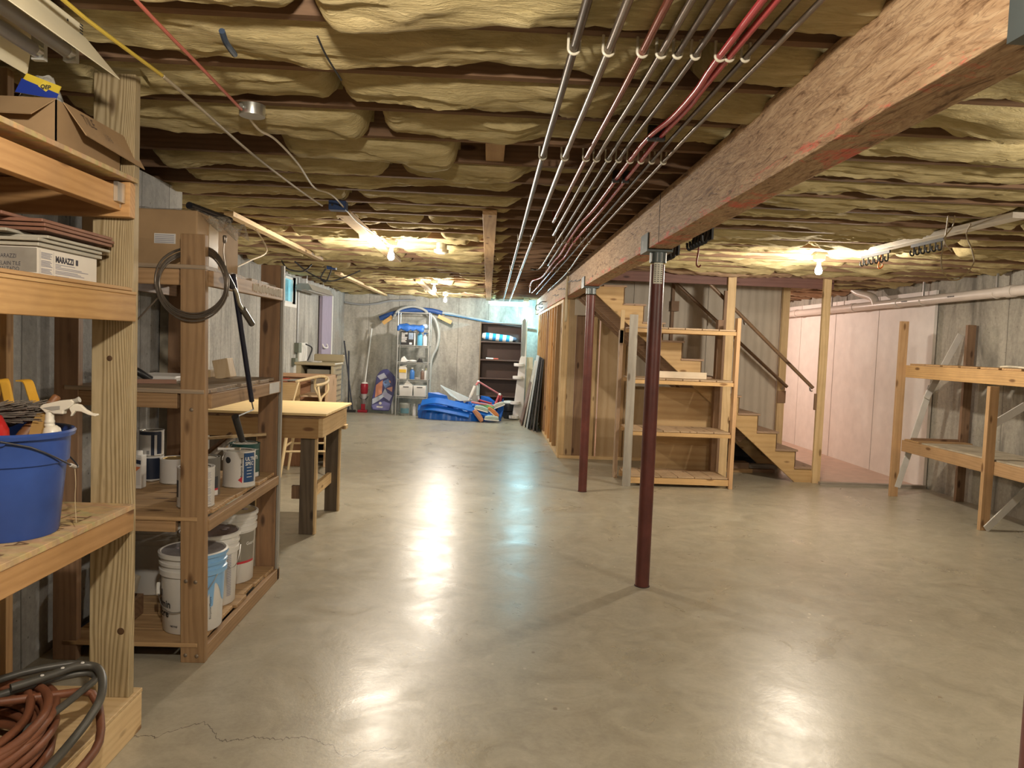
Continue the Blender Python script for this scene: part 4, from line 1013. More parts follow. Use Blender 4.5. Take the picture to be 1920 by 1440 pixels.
# --- five gallon buckets on the bottom deck
LIDG = plain((.24, .235, .25), .25, name='grey_lid', vary=.4)
BW = plain((.70, .69, .66), .35, name='white_bucket', vary=.06); LB = plain((.22, .44, .72), .35, name='light_blue_paint', vary=.08)
def pail(cx, cy, z, label, lidm, h=.37, bail_a=.9, grp='five gallon buckets on the bottom shelf'):
    t = thing('paint_bucket', label, 'bucket', (cx, cy, z), grp)
    pr = [(.001, 0), (.128, 0), (.131, .004), (.140, h - .105), (.149, h - .100), (.150, h - .075), (.143, h - .073), (.143, h - .055), (.150, h - .053), (.151, h - .040), (.144, h - .038), (.145, h - .018), (.155, h - .016), (.156, h), (.146, h + .004), (.138, h - .004), (.001, h - .006)]
    MB().lathe(pr, (cx, cy, z + .0005), 48).build('body', BW, t)
    ld = MB().lathe([(.140, 0), (.139, .004), (.12, .001), (.02, .002), (.001, .002)], (cx, cy, z + h - .003), 40).build('lid', lidm, t)
    rr = random.Random(int(cx * -1000)); dm = MB()
    for _ in range(5): dm.ball((cx + rr.uniform(-.08, .08), cy + rr.uniform(-.08, .08), z + h), rr.uniform(.008, .02), 1, 1, .25, 10, 6)
    dm.build('paint_blob', plain((.45, .40, .45), .2, name='dried_paint', vary=.3), ld)
    p0 = Vector((cx + .152 * math.sin(bail_a), cy - .152 * math.cos(bail_a), z + h - .07)); p1 = Vector((cx - .152 * math.sin(bail_a), cy + .152 * math.cos(bail_a), z + h - .07))
    o = Vector((math.cos(bail_a), math.sin(bail_a), 0)) * (-1 if bail_a < 1.2 else 1)
    arc = [p0.lerp(p1, i / 16) + o * .165 * math.sin(pi * i / 16) ** .5 * 1.0 + Vector((0, 0, -.15 * math.sin(pi * i / 16))) for i in range(17)]
    return t, arc
Zb = .092
p1_, arc = pail(-1.368, 3.565, Zb, 'white paint bucket run with light blue paint, directly behind the front post', LIDG)
cx, cy, h = -1.368, 3.565, .37
def bband(z0, z1, a0, a1, mt, nm='paint_run', n=16, ex=.0012):
    def rad(z): 
        return .131 + (.140 - .131) * min(1, max(0, (z - .004) / (h - .109))) + ex
    vs = []
    for k in range(n + 1):
        a = a0 + (a1 - a0) * k / n
        for z in (z0, z1): vs.append((cx + rad(z) * math.sin(a), cy - rad(z) * math.cos(a), Zb + z))
    return MB().add(vs, [(2 * k, 2 * k + 2, 2 * k + 3, 2 * k + 1) for k in range(n)], True).build(nm, mt, p1_)
# light blue paint over the rim and down the right side
prf = [(.1525, h - .098), (.1525, h - .075), (.1455, h - .071), (.1455, h - .055), (.1525, h - .053), (.1535, h - .040), (.147, h - .037), (.148, h - .018), (.1572, h - .014), (.158, h + .001)]
vs = []; n = 26
for r_, z_ in prf:
    for k in range(n + 1):
        a = .35 + 1.5 * k / n; vs.append((cx + r_ * math.sin(a), cy - r_ * math.cos(a), Zb + z_))
MB().add(vs, [(i * (n + 1) + k, i * (n + 1) + k + 1, (i + 1) * (n + 1) + k + 1, (i + 1) * (n + 1) + k) for i in range(len(prf) - 1) for k in range(n)], True).build('paint_run', LB, p1_)
vs = []; fs = []; n = 40
for k in range(n + 1):
    a = .35 + 1.5 * k / n
    low = .175 - .05 * math.sin((a - .35) * 6) + .02 * mnoise.noise(Vector((a * 9, 1, 0))) - (.09 if .92 < a < 1.1 else 0)
    for z in (low, h - .103):
        rr_ = .131 + .009 * (z / .265) + .0012; vs.append((cx + rr_ * math.sin(a), cy - rr_ * math.cos(a), Zb + z))
MB().add(vs, [(2 * k, 2 * k + 2, 2 * k + 3, 2 * k + 1) for k in range(n)], True).build('paint_run', LB, p1_)
for i in range(18): bband(.065 + i * .006, .068 + i * .006, .45, .80 - (i * 7 % 5) * .02, TG, 'small_print', 5, .0018)
ctext('Benjamin Moore', .016, TX, p1_, cx, cy, .1385, .98, Zb + .06, True)
ctext('Benjamin', .047, INK, p1_, cx, cy, .1368, -.38, Zb + .125, False, .0012, .95, 'RIGHT'); ctext('Moore', .047, INK, p1_, cx, cy, .1358, -.47, Zb + .080, False, .0012, .95, 'RIGHT')
ctext('NE PAS', .012, INK, p1_, cx, cy, .1340, -.42, Zb + .035, False, .0003)
band(cx, cy, .1385, Zb + .17, Zb + .20, -1.0, -.9, INK, p1_, 'triangle_mark', 3)
hd = MB().tube([Vector((cx + .150 * math.sin(a), cy - .150 * math.cos(a) , Zb + .28 - .17 * math.sin((a + 1.7) / 2.9 * pi))) for a in [-1.7 + 2.9 * i / 16 for i in range(17)]], .0022, 8).build('wire_handle', STEEL, p1_)
MB().tube([Vector((cx + .152 * math.sin(a), cy - .152 * math.cos(a), Zb + .28 - .17 * math.sin((a + 1.7) / 2.9 * pi))) for a in (-1.32, -1.18, -1.05)], .009, 10).build('grip', WHITE, hd)
p2_, arc = pail(-1.417, 3.90, Zb, 'white bucket with purple-grey lid behind the blue-stained bucket', plain((.16, .12, .14), .25, name='plum_lid', vary=.3))
cx2, cy2 = -1.417, 3.90
for i in range(24): band(cx2, cy2, .1405, Zb + .05 + i * .009, Zb + .055 + i * .009, 1.02, 1.22, TG, p2_, 'small_print', 4)
MB().tube([Vector((cx2 + .16 * math.sin(a), cy2 - .16 * math.cos(a), Zb + .30 - .1 * (1 - ((a - 1.15) / .5) ** 2))) for a in [.65 + i * .1 for i in range(11)]], .002, 8).build('wire_handle', STEEL, p2_)
p3_, arc = pail(-1.438, 4.27, Zb, 'white bucket with taupe label and red stripe, furthest along the bottom shelf', plain((.55, .48, .30), .4, name='cream_lid', vary=.2), h=.395)
cx3, cy3 = -1.438, 4.27
TAUPE = plain((.25, .23, .19), .45, name='taupe_label')
def cone_band(cx, cy, z0, z1, a0, a1, mt, par, nm, ex=.0012, hh=.395, n=18):
    f = lambda z: .131 + .009 * min(1, z / (hh - .109)) + ex
    vs = []
    for k in range(n + 1):
        a = a0 + (a1 - a0) * k / n
        for z in (z0, z1): vs.append((cx + f(z) * math.sin(a), cy - f(z) * math.cos(a), Zb + z))
    return MB().add(vs, [(2 * k, 2 * k + 2, 2 * k + 3, 2 * k + 1) for k in range(n)], True).build(nm, mt, par)
cone_band(cx3, cy3, .125, .285, .3, 1.55, TAUPE, p3_, 'label_band'); cone_band(cx3, cy3, .112, .125, .3, 1.55, REDL, p3_, 'label_stripe')
ctext('Guard', .026, WT, p3_, cx3, cy3, .1395, 1.02, Zb + .215, False, .0004)
cone_band(cx3, cy3, .135, .22, .55, .80, plain((.36, .34, .29), .5, name='pale_taupe'), p3_, 'triangle_mark', .0018, n=4)
pail(-1.76, 4.08, Zb, 'white bucket with a dark lid deep in the bottom shelf against the wall', plain((.10, .09, .11), .3, name='dark_lid'))
# little folded card / carton in the back corner
tag(MB().prism([(-1.80, 3.60, Zb + .10), (-1.66, 3.55, Zb + .14), (-1.64, 3.55, Zb + .22), (-1.72, 3.57, Zb + .23), (-1.80, 3.60, Zb + .17)], (0, 0, 0), (.01, .05, 0)).build('torn_carton', plain((.55, .50, .40), .7, name='pale_carton'), org=(-1.72, 3.6, Zb)), 'torn pale carton scrap left of the buckets on the bottom shelf', 'carton')
tag(MB().prism([(-1.86, 3.6, Zb), (-1.66, 3.6, Zb), (-1.66, 3.6, Zb + .10), (-1.86, 3.6, Zb + .10)], (0, 0, 0), (0, .10, 0)).build('dark_block', BROWN and wood('X', **BROWN), org=(-1.76, 3.65, Zb), bevel=.004), 'short dark wood block lying under the torn carton scrap', 'wood block')
# dark storage bin under the unit against the wall
tag(MB().box(-1.93, -1.42, 3.5, 4.3, 0, .055).build('folded_tarp', plain((.012, .03, .12), .5, name='navy_tarp'), org=(-1.7, 3.9, 0), bevel=.015), 'folded navy blue sheet pushed under the bottom deck of the paint shelves', 'sheet')

# --- cable coil hung round the front post
pts = []; ccx, ccy, ccz, rr_ = -1.304, 3.372, 1.725, .160
for i in range(int(9.6 * 40)):
    a = i / 40 * 2 * pi; k = i / 40
    r_ = rr_ * (.965 + .15 * mnoise.noise(Vector((k * .9, 3, 0))) - .035 * (int(k) % 4) * (.5 - .5 * math.sin(a)))
    pts.append((ccx + r_ * math.sin(a) + .006 * mnoise.noise(Vector((k, 8, 0))), ccy - .045 + .085 * max(0, math.cos(a)) ** 4 - .006 * mnoise.noise(Vector((k * .6, 5, 2))), ccz + r_ * math.cos(a) - .003 * k))
t = thing('cable_coil', 'coil of stiff dark steel cable looped around the top of the wooden post', 'cable coil', (ccx, ccy, ccz))
CBL = plain((.22, .19, .16), .32, .7, name='dark_cable', vary=.3)
MB().tube(pts, .0036, 8).build('loops', CBL, t)
MB().tube(smooth_path([(-1.17, 3.40, 1.66), (-1.178, 3.40, 1.76), (-1.192, 3.40, 1.85), (-1.19, 3.40, 1.90)], 5), .004, 8).build('cable_end', CBL, t)
MB().lathe([(.004, 0), (.008, .006), (.009, .03), (.006, .036)], (-1.19, 3.40, 1.895), 12).build('ferrule', CBL, t)
MB().tube(smooth_path([(-1.46, 3.39, 1.66), (-1.60, 3.39, 1.50), (-1.66, 3.39, 1.44)], 4), .004, 8).build('cable_tail', CBL, t)

# --- awning cranks hanging on the rail
t = thing('crank_pole', 'black crank pole with bent steel end hanging in front of the middle shelf', 'crank', (-1.19, 3.6, 1.75))
X_ = -1.19
MB().tube([at(437, 515, X=X_), at(472, 752, X=X_)], .0125, 14).build('pole', plain((.012, .014, .03), .25, name='gloss_black'), t)
MB().tube([at(471, 748, X=X_), at(475, 768, X=X_), at(442, 782, X=X_)], .0035, 8).build('rod', STEEL, t)
MB().tube([at(441, 781, X=X_), at(454, 826, X=X_)], [.017, .015], 14).build('grip', BLACK, t)
t = thing('awning_crank', 'steel crank handle with black grips hanging beside the crank pole', 'crank', (-1.16, 3.6, 1.75))
X_ = -1.165
MB().tube([at(424, 515, X=X_), at(436, 538, X=X_)], .014, 14).build('sleeve', BLACK, t)
MB().tube(smooth_path([at(436, 536, X=X_), at(443, 548, X=X_), at(448, 568, X=X_), at(456, 582, X=X_)], 5), .0085, 12).build('crank_arm', plain((.6, .58, .5), .25, .9, name='nickel'), t)
MB().tube([at(455, 580, X=X_), at(472, 607, X=X_)], .0155, 14).build('grip', plain((.06, .05, .04), .3, name='dark_grip'), t)

# --- things on the upper decks
t = thing('cardboard_box', 'taped brown cardboard carton on the top shelf above the cable coil', 'box', (-1.6, 3.7, 1.791))
MB().box(-1.85, -1.335, 3.46, 4.02, 1.792, 2.045).build('carton', CARD, t, bevel=.006)
MB().box(-1.525, -1.43, 3.457, 3.46, 1.89, 1.935).build('shipping_label', PAPER, t)
MB().box(-1.336, -1.332, 3.60, 3.72, 1.792, 2.046).build('tape', plain((.42, .33, .22), .2, name='packing_tape'), t)
mk = MB()
for i in range(5): mk.box(-1.521, -1.436, 3.4555, 3.457, 1.894 + i * .008, 1.897 + i * .008)
mk.build('label_print', TG, t)
vs = []; n = 18
for i in range(n + 1):
    for j in range(13):
        x = -1.80 + .50 * i / n; y = 3.50 + .50 * j / 12; vs.append((x + (.03 if i == n else 0), y, 2.052 + .03 * abs(mnoise.noise(Vector((x * 9, y * 9, 2)))) - (.10 * max(0, (i - n + 2) / 2) * (.5 + .5 * math.sin(j * 1.1)))))
o = MB().add(vs, [(i * 13 + j, (i + 1) * 13 + j, (i + 1) * 13 + j + 1, i * 13 + j + 1) for i in range(n) for j in range(12)], True).build('plastic_sheet', clear('film', (.62, .60, .55), .35, .15), org=(-1.6, 3.7, 2.05))
tag(o, 'crumpled clear plastic film lying on the taped carton', 'plastic film')
tag(MB().tube([(-1.42, 3.58, 2.085), (-1.36, 3.96, 2.08)], .017, 14).build('dark_roll', plain((.02, .02, .025), .3, name='black_film'), org=(-1.4, 3.75, 2.06)), 'black plastic roll lying on the clear film above the carton', 'roll')
D1 = 1.2405
def blk(x, y, w_, d_, h_, lean, st_, lab):
    m = MB().box(-w_ / 2, w_ / 2, -d_ / 2, d_ / 2, 0, h_); m.xf(Matrix.Translation((x, y, D1 + .001)) @ Matrix.Rotation(lean, 4, 'Y'))
    return tag(m.build('wood_block', wood('Z', **st_), org=(x, y, D1), bevel=.003), lab, 'wood block')
blk(-1.475, 4.28, .085, .10, .108, -.22, dict(PALE, light=(.68, .54, .36)), 'pale leaning pine block with nail holes on the upper paint shelf')
blk(-1.60, 4.30, .09, .09, .04, 0, PALE, 'small flat pine block beside the leaning one')
tag(MB().box(-1.80, -1.56, 3.80, 4.10, D1 + .001, D1 + .028).build('white_tray', PAPER, org=(-1.68, 3.95, D1), bevel=.006), 'white plastic tray on the upper paint shelf left of the post', 'tray')
pt = smooth_path([(-1.86, 3.95, D1 + .02), (-1.80, 3.72, D1 + .065), (-1.70, 3.66, D1 + .06), (-1.64, 3.70, D1 + .015)], 6)
tag(MB().tube(pt, .018, 12).build('rubber_hose', BLACK, org=(-1.75, 3.7, D1)), 'curved black ribbed rubber piece on the upper paint shelf', 'hose')
tag(MB().box(-1.82, -1.70, 3.60, 3.64, D1 + .001, D1 + .03).build('blue_case', plain((.04, .12, .20), .4, name='blue_grey_plastic'), org=(-1.76, 3.62, D1), bevel=.005), 'small blue-grey plastic case at the front of the upper paint shelf', 'case')
tag(MB().bar((-1.70, 3.56, D1 + .012), (-1.50, 3.66, D1 + .012), .016, .02).build('pliers', plain((.25, .12, .07), .4, name='tool_brown'), org=(-1.6, 3.6, D1)), 'brown-handled hand tool lying on the upper paint shelf edge', 'tool')
for x0, x1, z0, z1, lab in ((-1.965, -1.80, 1.30, 1.78, 'dark brown cardboard sheet leaning behind the paint shelves'), (-2.10, -1.93, .95, 1.28, 'lighter cardboard sheet leaning low behind the paint shelves')):
    tag(MB().box(x0, x1, 4.62, 4.65, 1.2405 if z0 > 1 else 0, z1).build('cardboard_sheet', CARDD if z0 > 1 else CARD, org=((x0 + x1) / 2, 4.63 + (0 if z0 > 1 else -.0), 0)), lab, 'cardboard') if z0 > 1 else None

# ================================================================== workbench
t = thing('workbench', 'wooden workbench with pale plywood top and dark legs, beyond the paint shelves', 'workbench', (-1.65, 6.05, 0))
MB().box(-2.10, -1.165, 5.50, 6.52, .912, .93).build('tabletop', plywood('X', (.72, .56, .30), (.62, .45, .21), name='pale_plywood', rough=.5), t, bevel=.002)
board(-2.06, -1.235, 5.56, 5.598, .735, .885, 'apron', dict(PINE, knots=True, light=(.42, .27, .12)), t); board(-2.06, -1.235, 6.45, 6.488, .735, .885, 'apron', PINE, t)
board(-2.08, -1.225, 5.55, 6.49, .886, .911, 'subtop', BROWN, t)
board(-1.235, -1.20, 5.56, 6.49, .745, .885, 'apron', PALE, t); board(-2.09, -2.06, 5.56, 6.49, .745, .885, 'apron', PALE, t)
board(-1.24, -1.18, 6.36, 6.46, .715, .75, 'support_block', PALE, t)
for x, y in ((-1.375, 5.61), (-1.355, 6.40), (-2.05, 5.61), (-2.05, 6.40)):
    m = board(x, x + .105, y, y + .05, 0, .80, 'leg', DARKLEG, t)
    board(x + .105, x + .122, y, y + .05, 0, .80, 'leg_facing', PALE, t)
board(-1.335, -1.30, 5.66, 6.40, .245, .335, 'stretcher', PALE, t); board(-1.44, -1.376, 5.63, 5.665, .265, .365, 'stretcher_stub', BROWN, t)

# ================================================================== bare wishbone stool behind the bench
t = thing('wishbone_chair', 'pale bentwood wishbone-back stool behind the workbench', 'chair', (-1.95, 8.2, 0))
BW_ = wood('Z', light=(.72, .58, .36), dark=(.60, .45, .25), ring=6, contrast=.4, knots=False, name='pale_bentwood', dirt=.03)
lt = {'fl': ((-2.13, 7.85, 0), (-2.06, 7.92, .66)), 'fr': ((-1.66, 7.98, 0), (-1.72, 8.02, .66)), 'bl': ((-2.17, 8.32, 0), (-2.08, 8.30, .66)), 'br': ((-1.72, 8.46, 0), (-1.76, 8.36, .66))}
fl_, fr_, bl_, br_ = (lt[k] for k in ('fl', 'fr', 'bl', 'br'))
for k, (a, b_) in lt.items():
    MB().tube([a, Vector(a).lerp(Vector(b_), .5), b_], [.013, .018, .016], 12).build('leg', BW_, t)
def on(k, z): a, b_ = lt[k]; return Vector(a).lerp(Vector(b_), z / .66)
for a, b_, z in (('fl', 'fr', .27), ('fr', 'br', .32), ('br', 'bl', .30), ('bl', 'fl', .32)):
    MB().tube([on(a, z), on(b_, z)], .0115, 10).build('stretcher', BW_, t)
MB().prism([(-2.08, 7.90, .655), (-1.70, 8.0, .655), (-1.74, 8.38, .655), (-2.10, 8.32, .655)], (0, 0, 0), (0, 0, .03)).build('seat', plain((.60, .48, .30), .8, name='paper_cord'), t, bevel=.01)
tr = smooth_path([at(556, 715, Y=7.95), at(574, 711, Y=8.15), at(598, 706, Y=8.38), at(611, 707, Y=8.45), at(615, 713, Y=8.38), at(609, 719, Y=8.15), at(592, 723, Y=7.95)], 6)
MB().tube(tr, [.014] + [.0165] * (len(tr) - 2) + [.018], 14).build('top_rail', BW_, t)
MB().tube(smooth_path([(-2.05, 7.93, .66), (-2.03, 7.95, .82), tuple(at(560, 716, Y=7.98))], 4), .010, 10).build('arm_support', BW_, t)
MB().tube(smooth_path([(-1.73, 8.02, .66), (-1.77, 8.00, .84), tuple(at(596, 721, Y=8.0))], 4), .013, 10).build('arm_support', BW_, t)
MB().tube(smooth_path([(-1.85, 8.36, .66), (-1.84, 8.40, .80), (-1.77, 8.42, .90), tuple(at(611, 709, Y=8.42))], 4), .012, 10).build('back_fork', BW_, t)
MB().tube(smooth_path([(-1.85, 8.36, .66), (-1.86, 8.40, .80), (-1.92, 8.42, .92), tuple(at(592, 707, Y=8.36))], 4), .012, 10).build('back_fork', BW_, t)
# ================================================================== pipes and cables under the joists
PZ = 2.343
CUD = plain((.12, .09, .07), .36, .6, name='dull_copper', vary=.3); CUB = plain((.24, .19, .155), .3, .75, name='bright_copper', vary=.25)
PEX = plain((.42, .05, .06), .25, name='red_tubing', vary=.15); CUR = plain((.26, .075, .05), .25, .6, name='reddish_copper')
CLIP = plain((.62, .58, .46), .4, name='cream_clip', vary=.1)
rows = (2.165, 3.39, 6.12, 8.55, 11.0)
g = 'water pipes under the joists'
P = [
 ('thick dark pipe running the whole ceiling, outermost on the open side', .0125, CUD, [(.20, -.5), (.213, 2.165), (.214, 3.4), (.227, 6.15), (.27, 15.3)]),
 ('thick dark pipe running the whole ceiling, next to the outermost one', .0125, CUB, [(.29, -.5), (.312, 2.165), (.313, 3.4), (.331, 6.15), (.40, 15.3)]),
 ('reddish copper pipe ending short, at the fifth joist bay', .011, CUR, [(.38, -.5), (.409, 2.165), (.409, 3.4), (.418, 5.16)]),
 ('brown pipe ending just past the short reddish one', .0105, CUB, [(.43, -.5), (.463, 2.16), (.456, 3.4), (.473, 5.78)]),
 ('dark pipe lying between the short pipes and the red tubing, left one', .009, CUD, [(.48, -.5), (.51, 2.16), (.509, 3.4), (.533, 6.12), (.544, 8.3), (.45, 8.42)]),
 ('dark pipe lying directly beside the red tubing', .009, CUD, [(.53, -.5), (.562, 2.16), (.556, 3.4), (.585, 6.1), (.609, 8.0)]),
 ('bright red tubing that swings sideways before the black clips', .0105, PEX, [(.60, -.5), (.62, 1.4), (.633, 2.18), (.646, 2.45), (.640, 2.75), (.612, 3.0), (.608, 3.4), (.62, 4.6), (.605, 5.2), (.618, 6.1), (.64, 7.0), (.635, 7.6), (.645, 9.4), (.56, 10.2), (.65, 12.2)]),
 ('second red tubing just inside the swinging one', .0095, PEX, [(.655, -.5), (.66, 2.165), (.668, 2.6), (.655, 3.0), (.657, 3.4), (.67, 4.8), (.668, 6.1), (.70, 7.2), (.69, 7.9), (.70, 10.4), (.69, 12.3)]),
 ('thin dark pipe second from the beam', .008, CUD, [(.70, -.5), (.706, 2.16), (.706, 3.37), (.734, 6.12), (.784, 12.6)]),
 ('thin dark pipe closest to the beam', .008, CUB, [(.775, -.5), (.76, 2.2), (.759, 3.37), (.792, 6.15), (.886, 8.77), (.903, 11.6)]),
]
for i, (lab, r, mt, pth) in enumerate(P):
    t = thing('water_pipe', lab, 'pipe', (pth[0][0], pth[0][1], PZ), g)
    pts = smooth_path([(x, y, PZ) for x, y in pth], 5)
    if i in (2, 3, 5): pts += [Vector((pth[-1][0], pth[-1][1] + .02, PZ + .02)), Vector((pth[-1][0], pth[-1][1] + .03, PZ + .08))]
    MB().tube(pts, r, 12).build('tube', mt, t)
    for yr in rows:
        if yr > pth[-1][1] - .1 or (i == 9 and yr < 2.5): continue
        # x at that row
        px = min(pts, key=lambda p: abs(p.y - yr)).x
        m = MB()
        a = [(px + (r + .0035) * math.cos(q), yr, PZ + (r + .0035) * math.sin(q)) for q in [pi + pi * k / 10 for k in range(11)]]
        a = [(px - r - .0035, yr, 2.385)] + a + [(px + r + .0035, yr, 2.385)]
        m.tube(a, .0042 if yr < 4 else .0035, 8)
        m.build('pipe_clip', CLIP, t)
for (x, y) in ((.621, 3.0), (.655, 3.0), (.61, 3.78), (.66, 3.78)):
    tag(MB().box(x - .018, x + .018, y - .012, y + .012, PZ - .018, 2.385).build('pipe_clamp', BLACK, org=(x, y, PZ), bevel=.003), 'small black clamp holding the red tubing to a joist', 'clamp', 'black clamps on the red tubing')

def cable(name, lab, pts, r, mt, cat='cable'):
    p = smooth_path(pts, 6); return tag(MB().tube(p, r, 8).build(name, mt, org=tuple(p[0])), lab, cat)
YC = plain((.62, .45, .06), .5, name='yellow_sheath', vary=.1); DC = plain((.42, .35, .24), .6, name='dusty_sheath', vary=.2); RC = plain((.50, .13, .09), .45, name='red_sheath', vary=.1)
cable('yellow_cable', 'yellow electrical cable running along the ceiling above the near shelves', [(-1.13, .2, 2.372), (-1.125, 1.2, 2.36), (-1.125, 2.0, 2.338), (-1.124, 2.2, 2.337), (-1.11, 2.56, 2.34)], .006, YC)
cable('dusty_cable', 'dusty beige electrical cable continuing the yellow one towards the blue box', [(-1.11, 2.57, 2.34), (-1.107, 2.9, 2.332), (-1.13, 3.4, 2.336), (-1.124, 3.8, 2.33), (-1.12, 4.4, 2.336), (-1.09, 4.86, 2.33)], .006, DC)
cable('red_cable', 'red electrical cable running to the round metal junction box', [(-.90, .2, 2.37), (-.91, 1.4, 2.35), (-.93, 2.0, 2.336), (-.943, 2.5, 2.335), (-.955, 2.88, 2.335)], .0055, RC)
WC = plain((.62, .54, .42), .45, name='pale_sheath', vary=.15)
cable('white_cable', 'pale cable wandering from the round junction box to the first lit bulb', [(-.965, 3.0, 2.34), (-.96, 3.12, 2.325), (-.945, 3.3, 2.335), (-.953, 3.7, 2.33), (-1.0, 4.25, 2.325), (-.955, 4.5, 2.335), (-.962, 5.0, 2.33), (-.968, 5.45, 2.325), (-.93, 6.1, 2.33), (-.90, 6.74, 2.33)], .005, WC)
cable('black_cable', 'thin dark wire hanging down a joist bay near the front', [at(595, 68, Z=2.34), at(612, 105, Z=2.33), at(640, 150, Z=2.33)], .003, INK)
cable('blue_strap', 'short dark blue strap holding up the insulation near the front', [at(416, 58, Z=2.335), at(424, 80, Z=2.325), at(440, 102, Z=2.335)], .009, plain((.03, .05, .09), .6, name='dark_blue_strap'), 'strap')
t = thing('junction_box', 'round galvanised junction box hanging below a joist, fed by the red cable', 'junction box', (-.93, 2.93, 2.36))
MB().lathe([(.047, 0), (.048, .004), (.048, .042)], (-.93, 2.93, 2.325), 28).build('box', GALV, t)
MB().lathe([(.009, 0), (.009, .012)], (-.955, 2.885, 2.347), 12, (0, -1, 0)).build('cable_clamp', GALV, t)
BB = plain((.02, .06, .20), .4, name='blue_box')
for (x, y, z, lab) in ((-1.0, 4.92, 2.312, 'blue electrical box nailed to a joist before the first lit bulb'), (-1.95, 9.3, 2.318, 'small blue electrical box with dangling wires near the left wall window')):
    t = thing('electrical_box', lab, 'electrical box', (x, y, z)); MB().box(x - .055, x + .055, y - .04, y + .04, z, z + .06).build('box', BB, t, bevel=.004)
    for k in range(2): MB().tube([(x - .03 + .05 * k, y - .041, z + .03), (x - .03 + .05 * k, y - .046, z + .03)], .008, 8).build('knockout', INK, t)
for i, pts in enumerate(([(-2.45, 8.9, 2.36), (-2.35, 8.8, 2.26), (-2.2, 8.9, 2.25), (-2.15, 9.1, 2.35)], [(-2.3, 8.9, 2.36), (-2.15, 9.0, 2.24), (-1.97, 9.2, 2.17), (-1.8, 9.25, 2.22), (-1.6, 9.3, 2.32)], [(-2.0, 9.2, 2.32), (-2.06, 9.2, 2.20), (-2.0, 9.2, 2.16), (-1.96, 9.2, 2.23), (-1.93, 9.2, 2.32)])):
    cable('dark_wire', ('dark cable loop hanging low left of the small blue box', 'long dark cable sagging below the small blue box', 'narrow dark wire loop right under the small blue box')[i], pts, .009, INK)
cable('pale_wire', 'pale wire slanting from the carton shelf up to the ceiling plank', [at(445, 500, Y=5.4), at(470, 488, Y=5.7), at(500, 470, Y=6.1), (-1.94, 6.25, 2.36)], .006, WC)

# boards nailed under the joists
for (x0, x1, y0, y1, st_, lab) in ((-.068, .028, 5.05, 15.3, PINE, 'flat pine board nailed along the middle of the ceiling'), (-1.10, -1.0, 5.35, 8.4, dict(PALE, contrast=.3), 'pale board on the ceiling left of the first lit bulb'),
        (-1.97, -1.90, 5.6, 8.6, PALE, 'pale furring board on the ceiling above the workbench'), (-2.14, -2.06, 10.4, 15.2, PALE, 'pale board on the far ceiling by the left wall'), (-1.10, -1.02, 11.1, 15.2, PALE, 'pale board on the far ceiling left of the two far bulbs')):
    tag(board(x0, x1, y0, y1, 2.352, 2.388, 'ceiling_board', st_, None), lab, 'board')
# white hook board on the right ceiling
t = thing('hook_board', 'whitish board with black hooks and an orange hook under the right-hand ceiling', 'hook board', (3.12, 5.6, 2.36))
board(3.06, 3.15, 4.35, 6.35, 2.352, 2.388, 'board', dict(light=(.60, .55, .47), dark=(.48, .42, .34), contrast=.3), t)
for (ya, yb) in ((5.15, 5.55), (5.85, 6.3)):
    MB().box(3.14, 3.152, ya, yb, 2.33, 2.352).build('hook_strip', BLACK, t)
    for k in range(6):
        y = ya + .03 + k * (yb - ya - .06) / 5
        MB().tube(smooth_path([(3.146, y, 2.34), (3.150, y, 2.28), (3.135, y, 2.268), (3.122, y, 2.28), (3.124, y, 2.305)], 4), .006, 8).build('hook', BLACK, t)
OR = plain((.65, .16, .03), .4, name='orange_vinyl')
MB().tube(smooth_path([(3.22, 6.1, 2.38), (3.20, 6.1, 2.30), (3.19, 6.1, 2.25), (3.205, 6.1, 2.235), (3.225, 6.1, 2.25), (3.225, 6.1, 2.27)], 5), .006, 10).build('orange_hook', OR, t)
for x, y, lab, mt in ((1.62, 5.85, 'dark red utility hook screwed into the ceiling right of the middle post', plain((.20, .03, .02), .4, name='dark_red_vinyl')),):
    tag(MB().tube(smooth_path([(x, y, 2.39), (x, y, 2.28), (x - .01, y, 2.18), (x + .008, y, 2.155), (x + .025, y, 2.17)], 5), .0065, 10).build('utility_hook', mt, org=(x, y, 2.39)), lab, 'hook')
cable('hanging_wire', 'thin wire hanging in a big loop from the right-hand ceiling', [at(1778, 405, Z=2.36), at(1772, 450, Y=4.9), at(1765, 490, Y=4.9), at(1775, 520, Y=4.9), at(1800, 523, Y=4.9), at(1825, 495, Y=4.9), at(1823, 470, Y=4.9), at(1812, 440, Y=4.9), at(1820, 420, Z=2.36)], .0045, plain((.20, .14, .06), .5, name='brown_wire'))
cable('hanging_wire', 'short curled end of wire beside the big hanging loop on the right', [at(1790, 405, Z=2.36), at(1786, 425, Y=4.6), at(1770, 450, Y=4.6), at(1785, 472, Y=4.6)], .004, plain((.20, .14, .06), .5, name='brown_wire'))

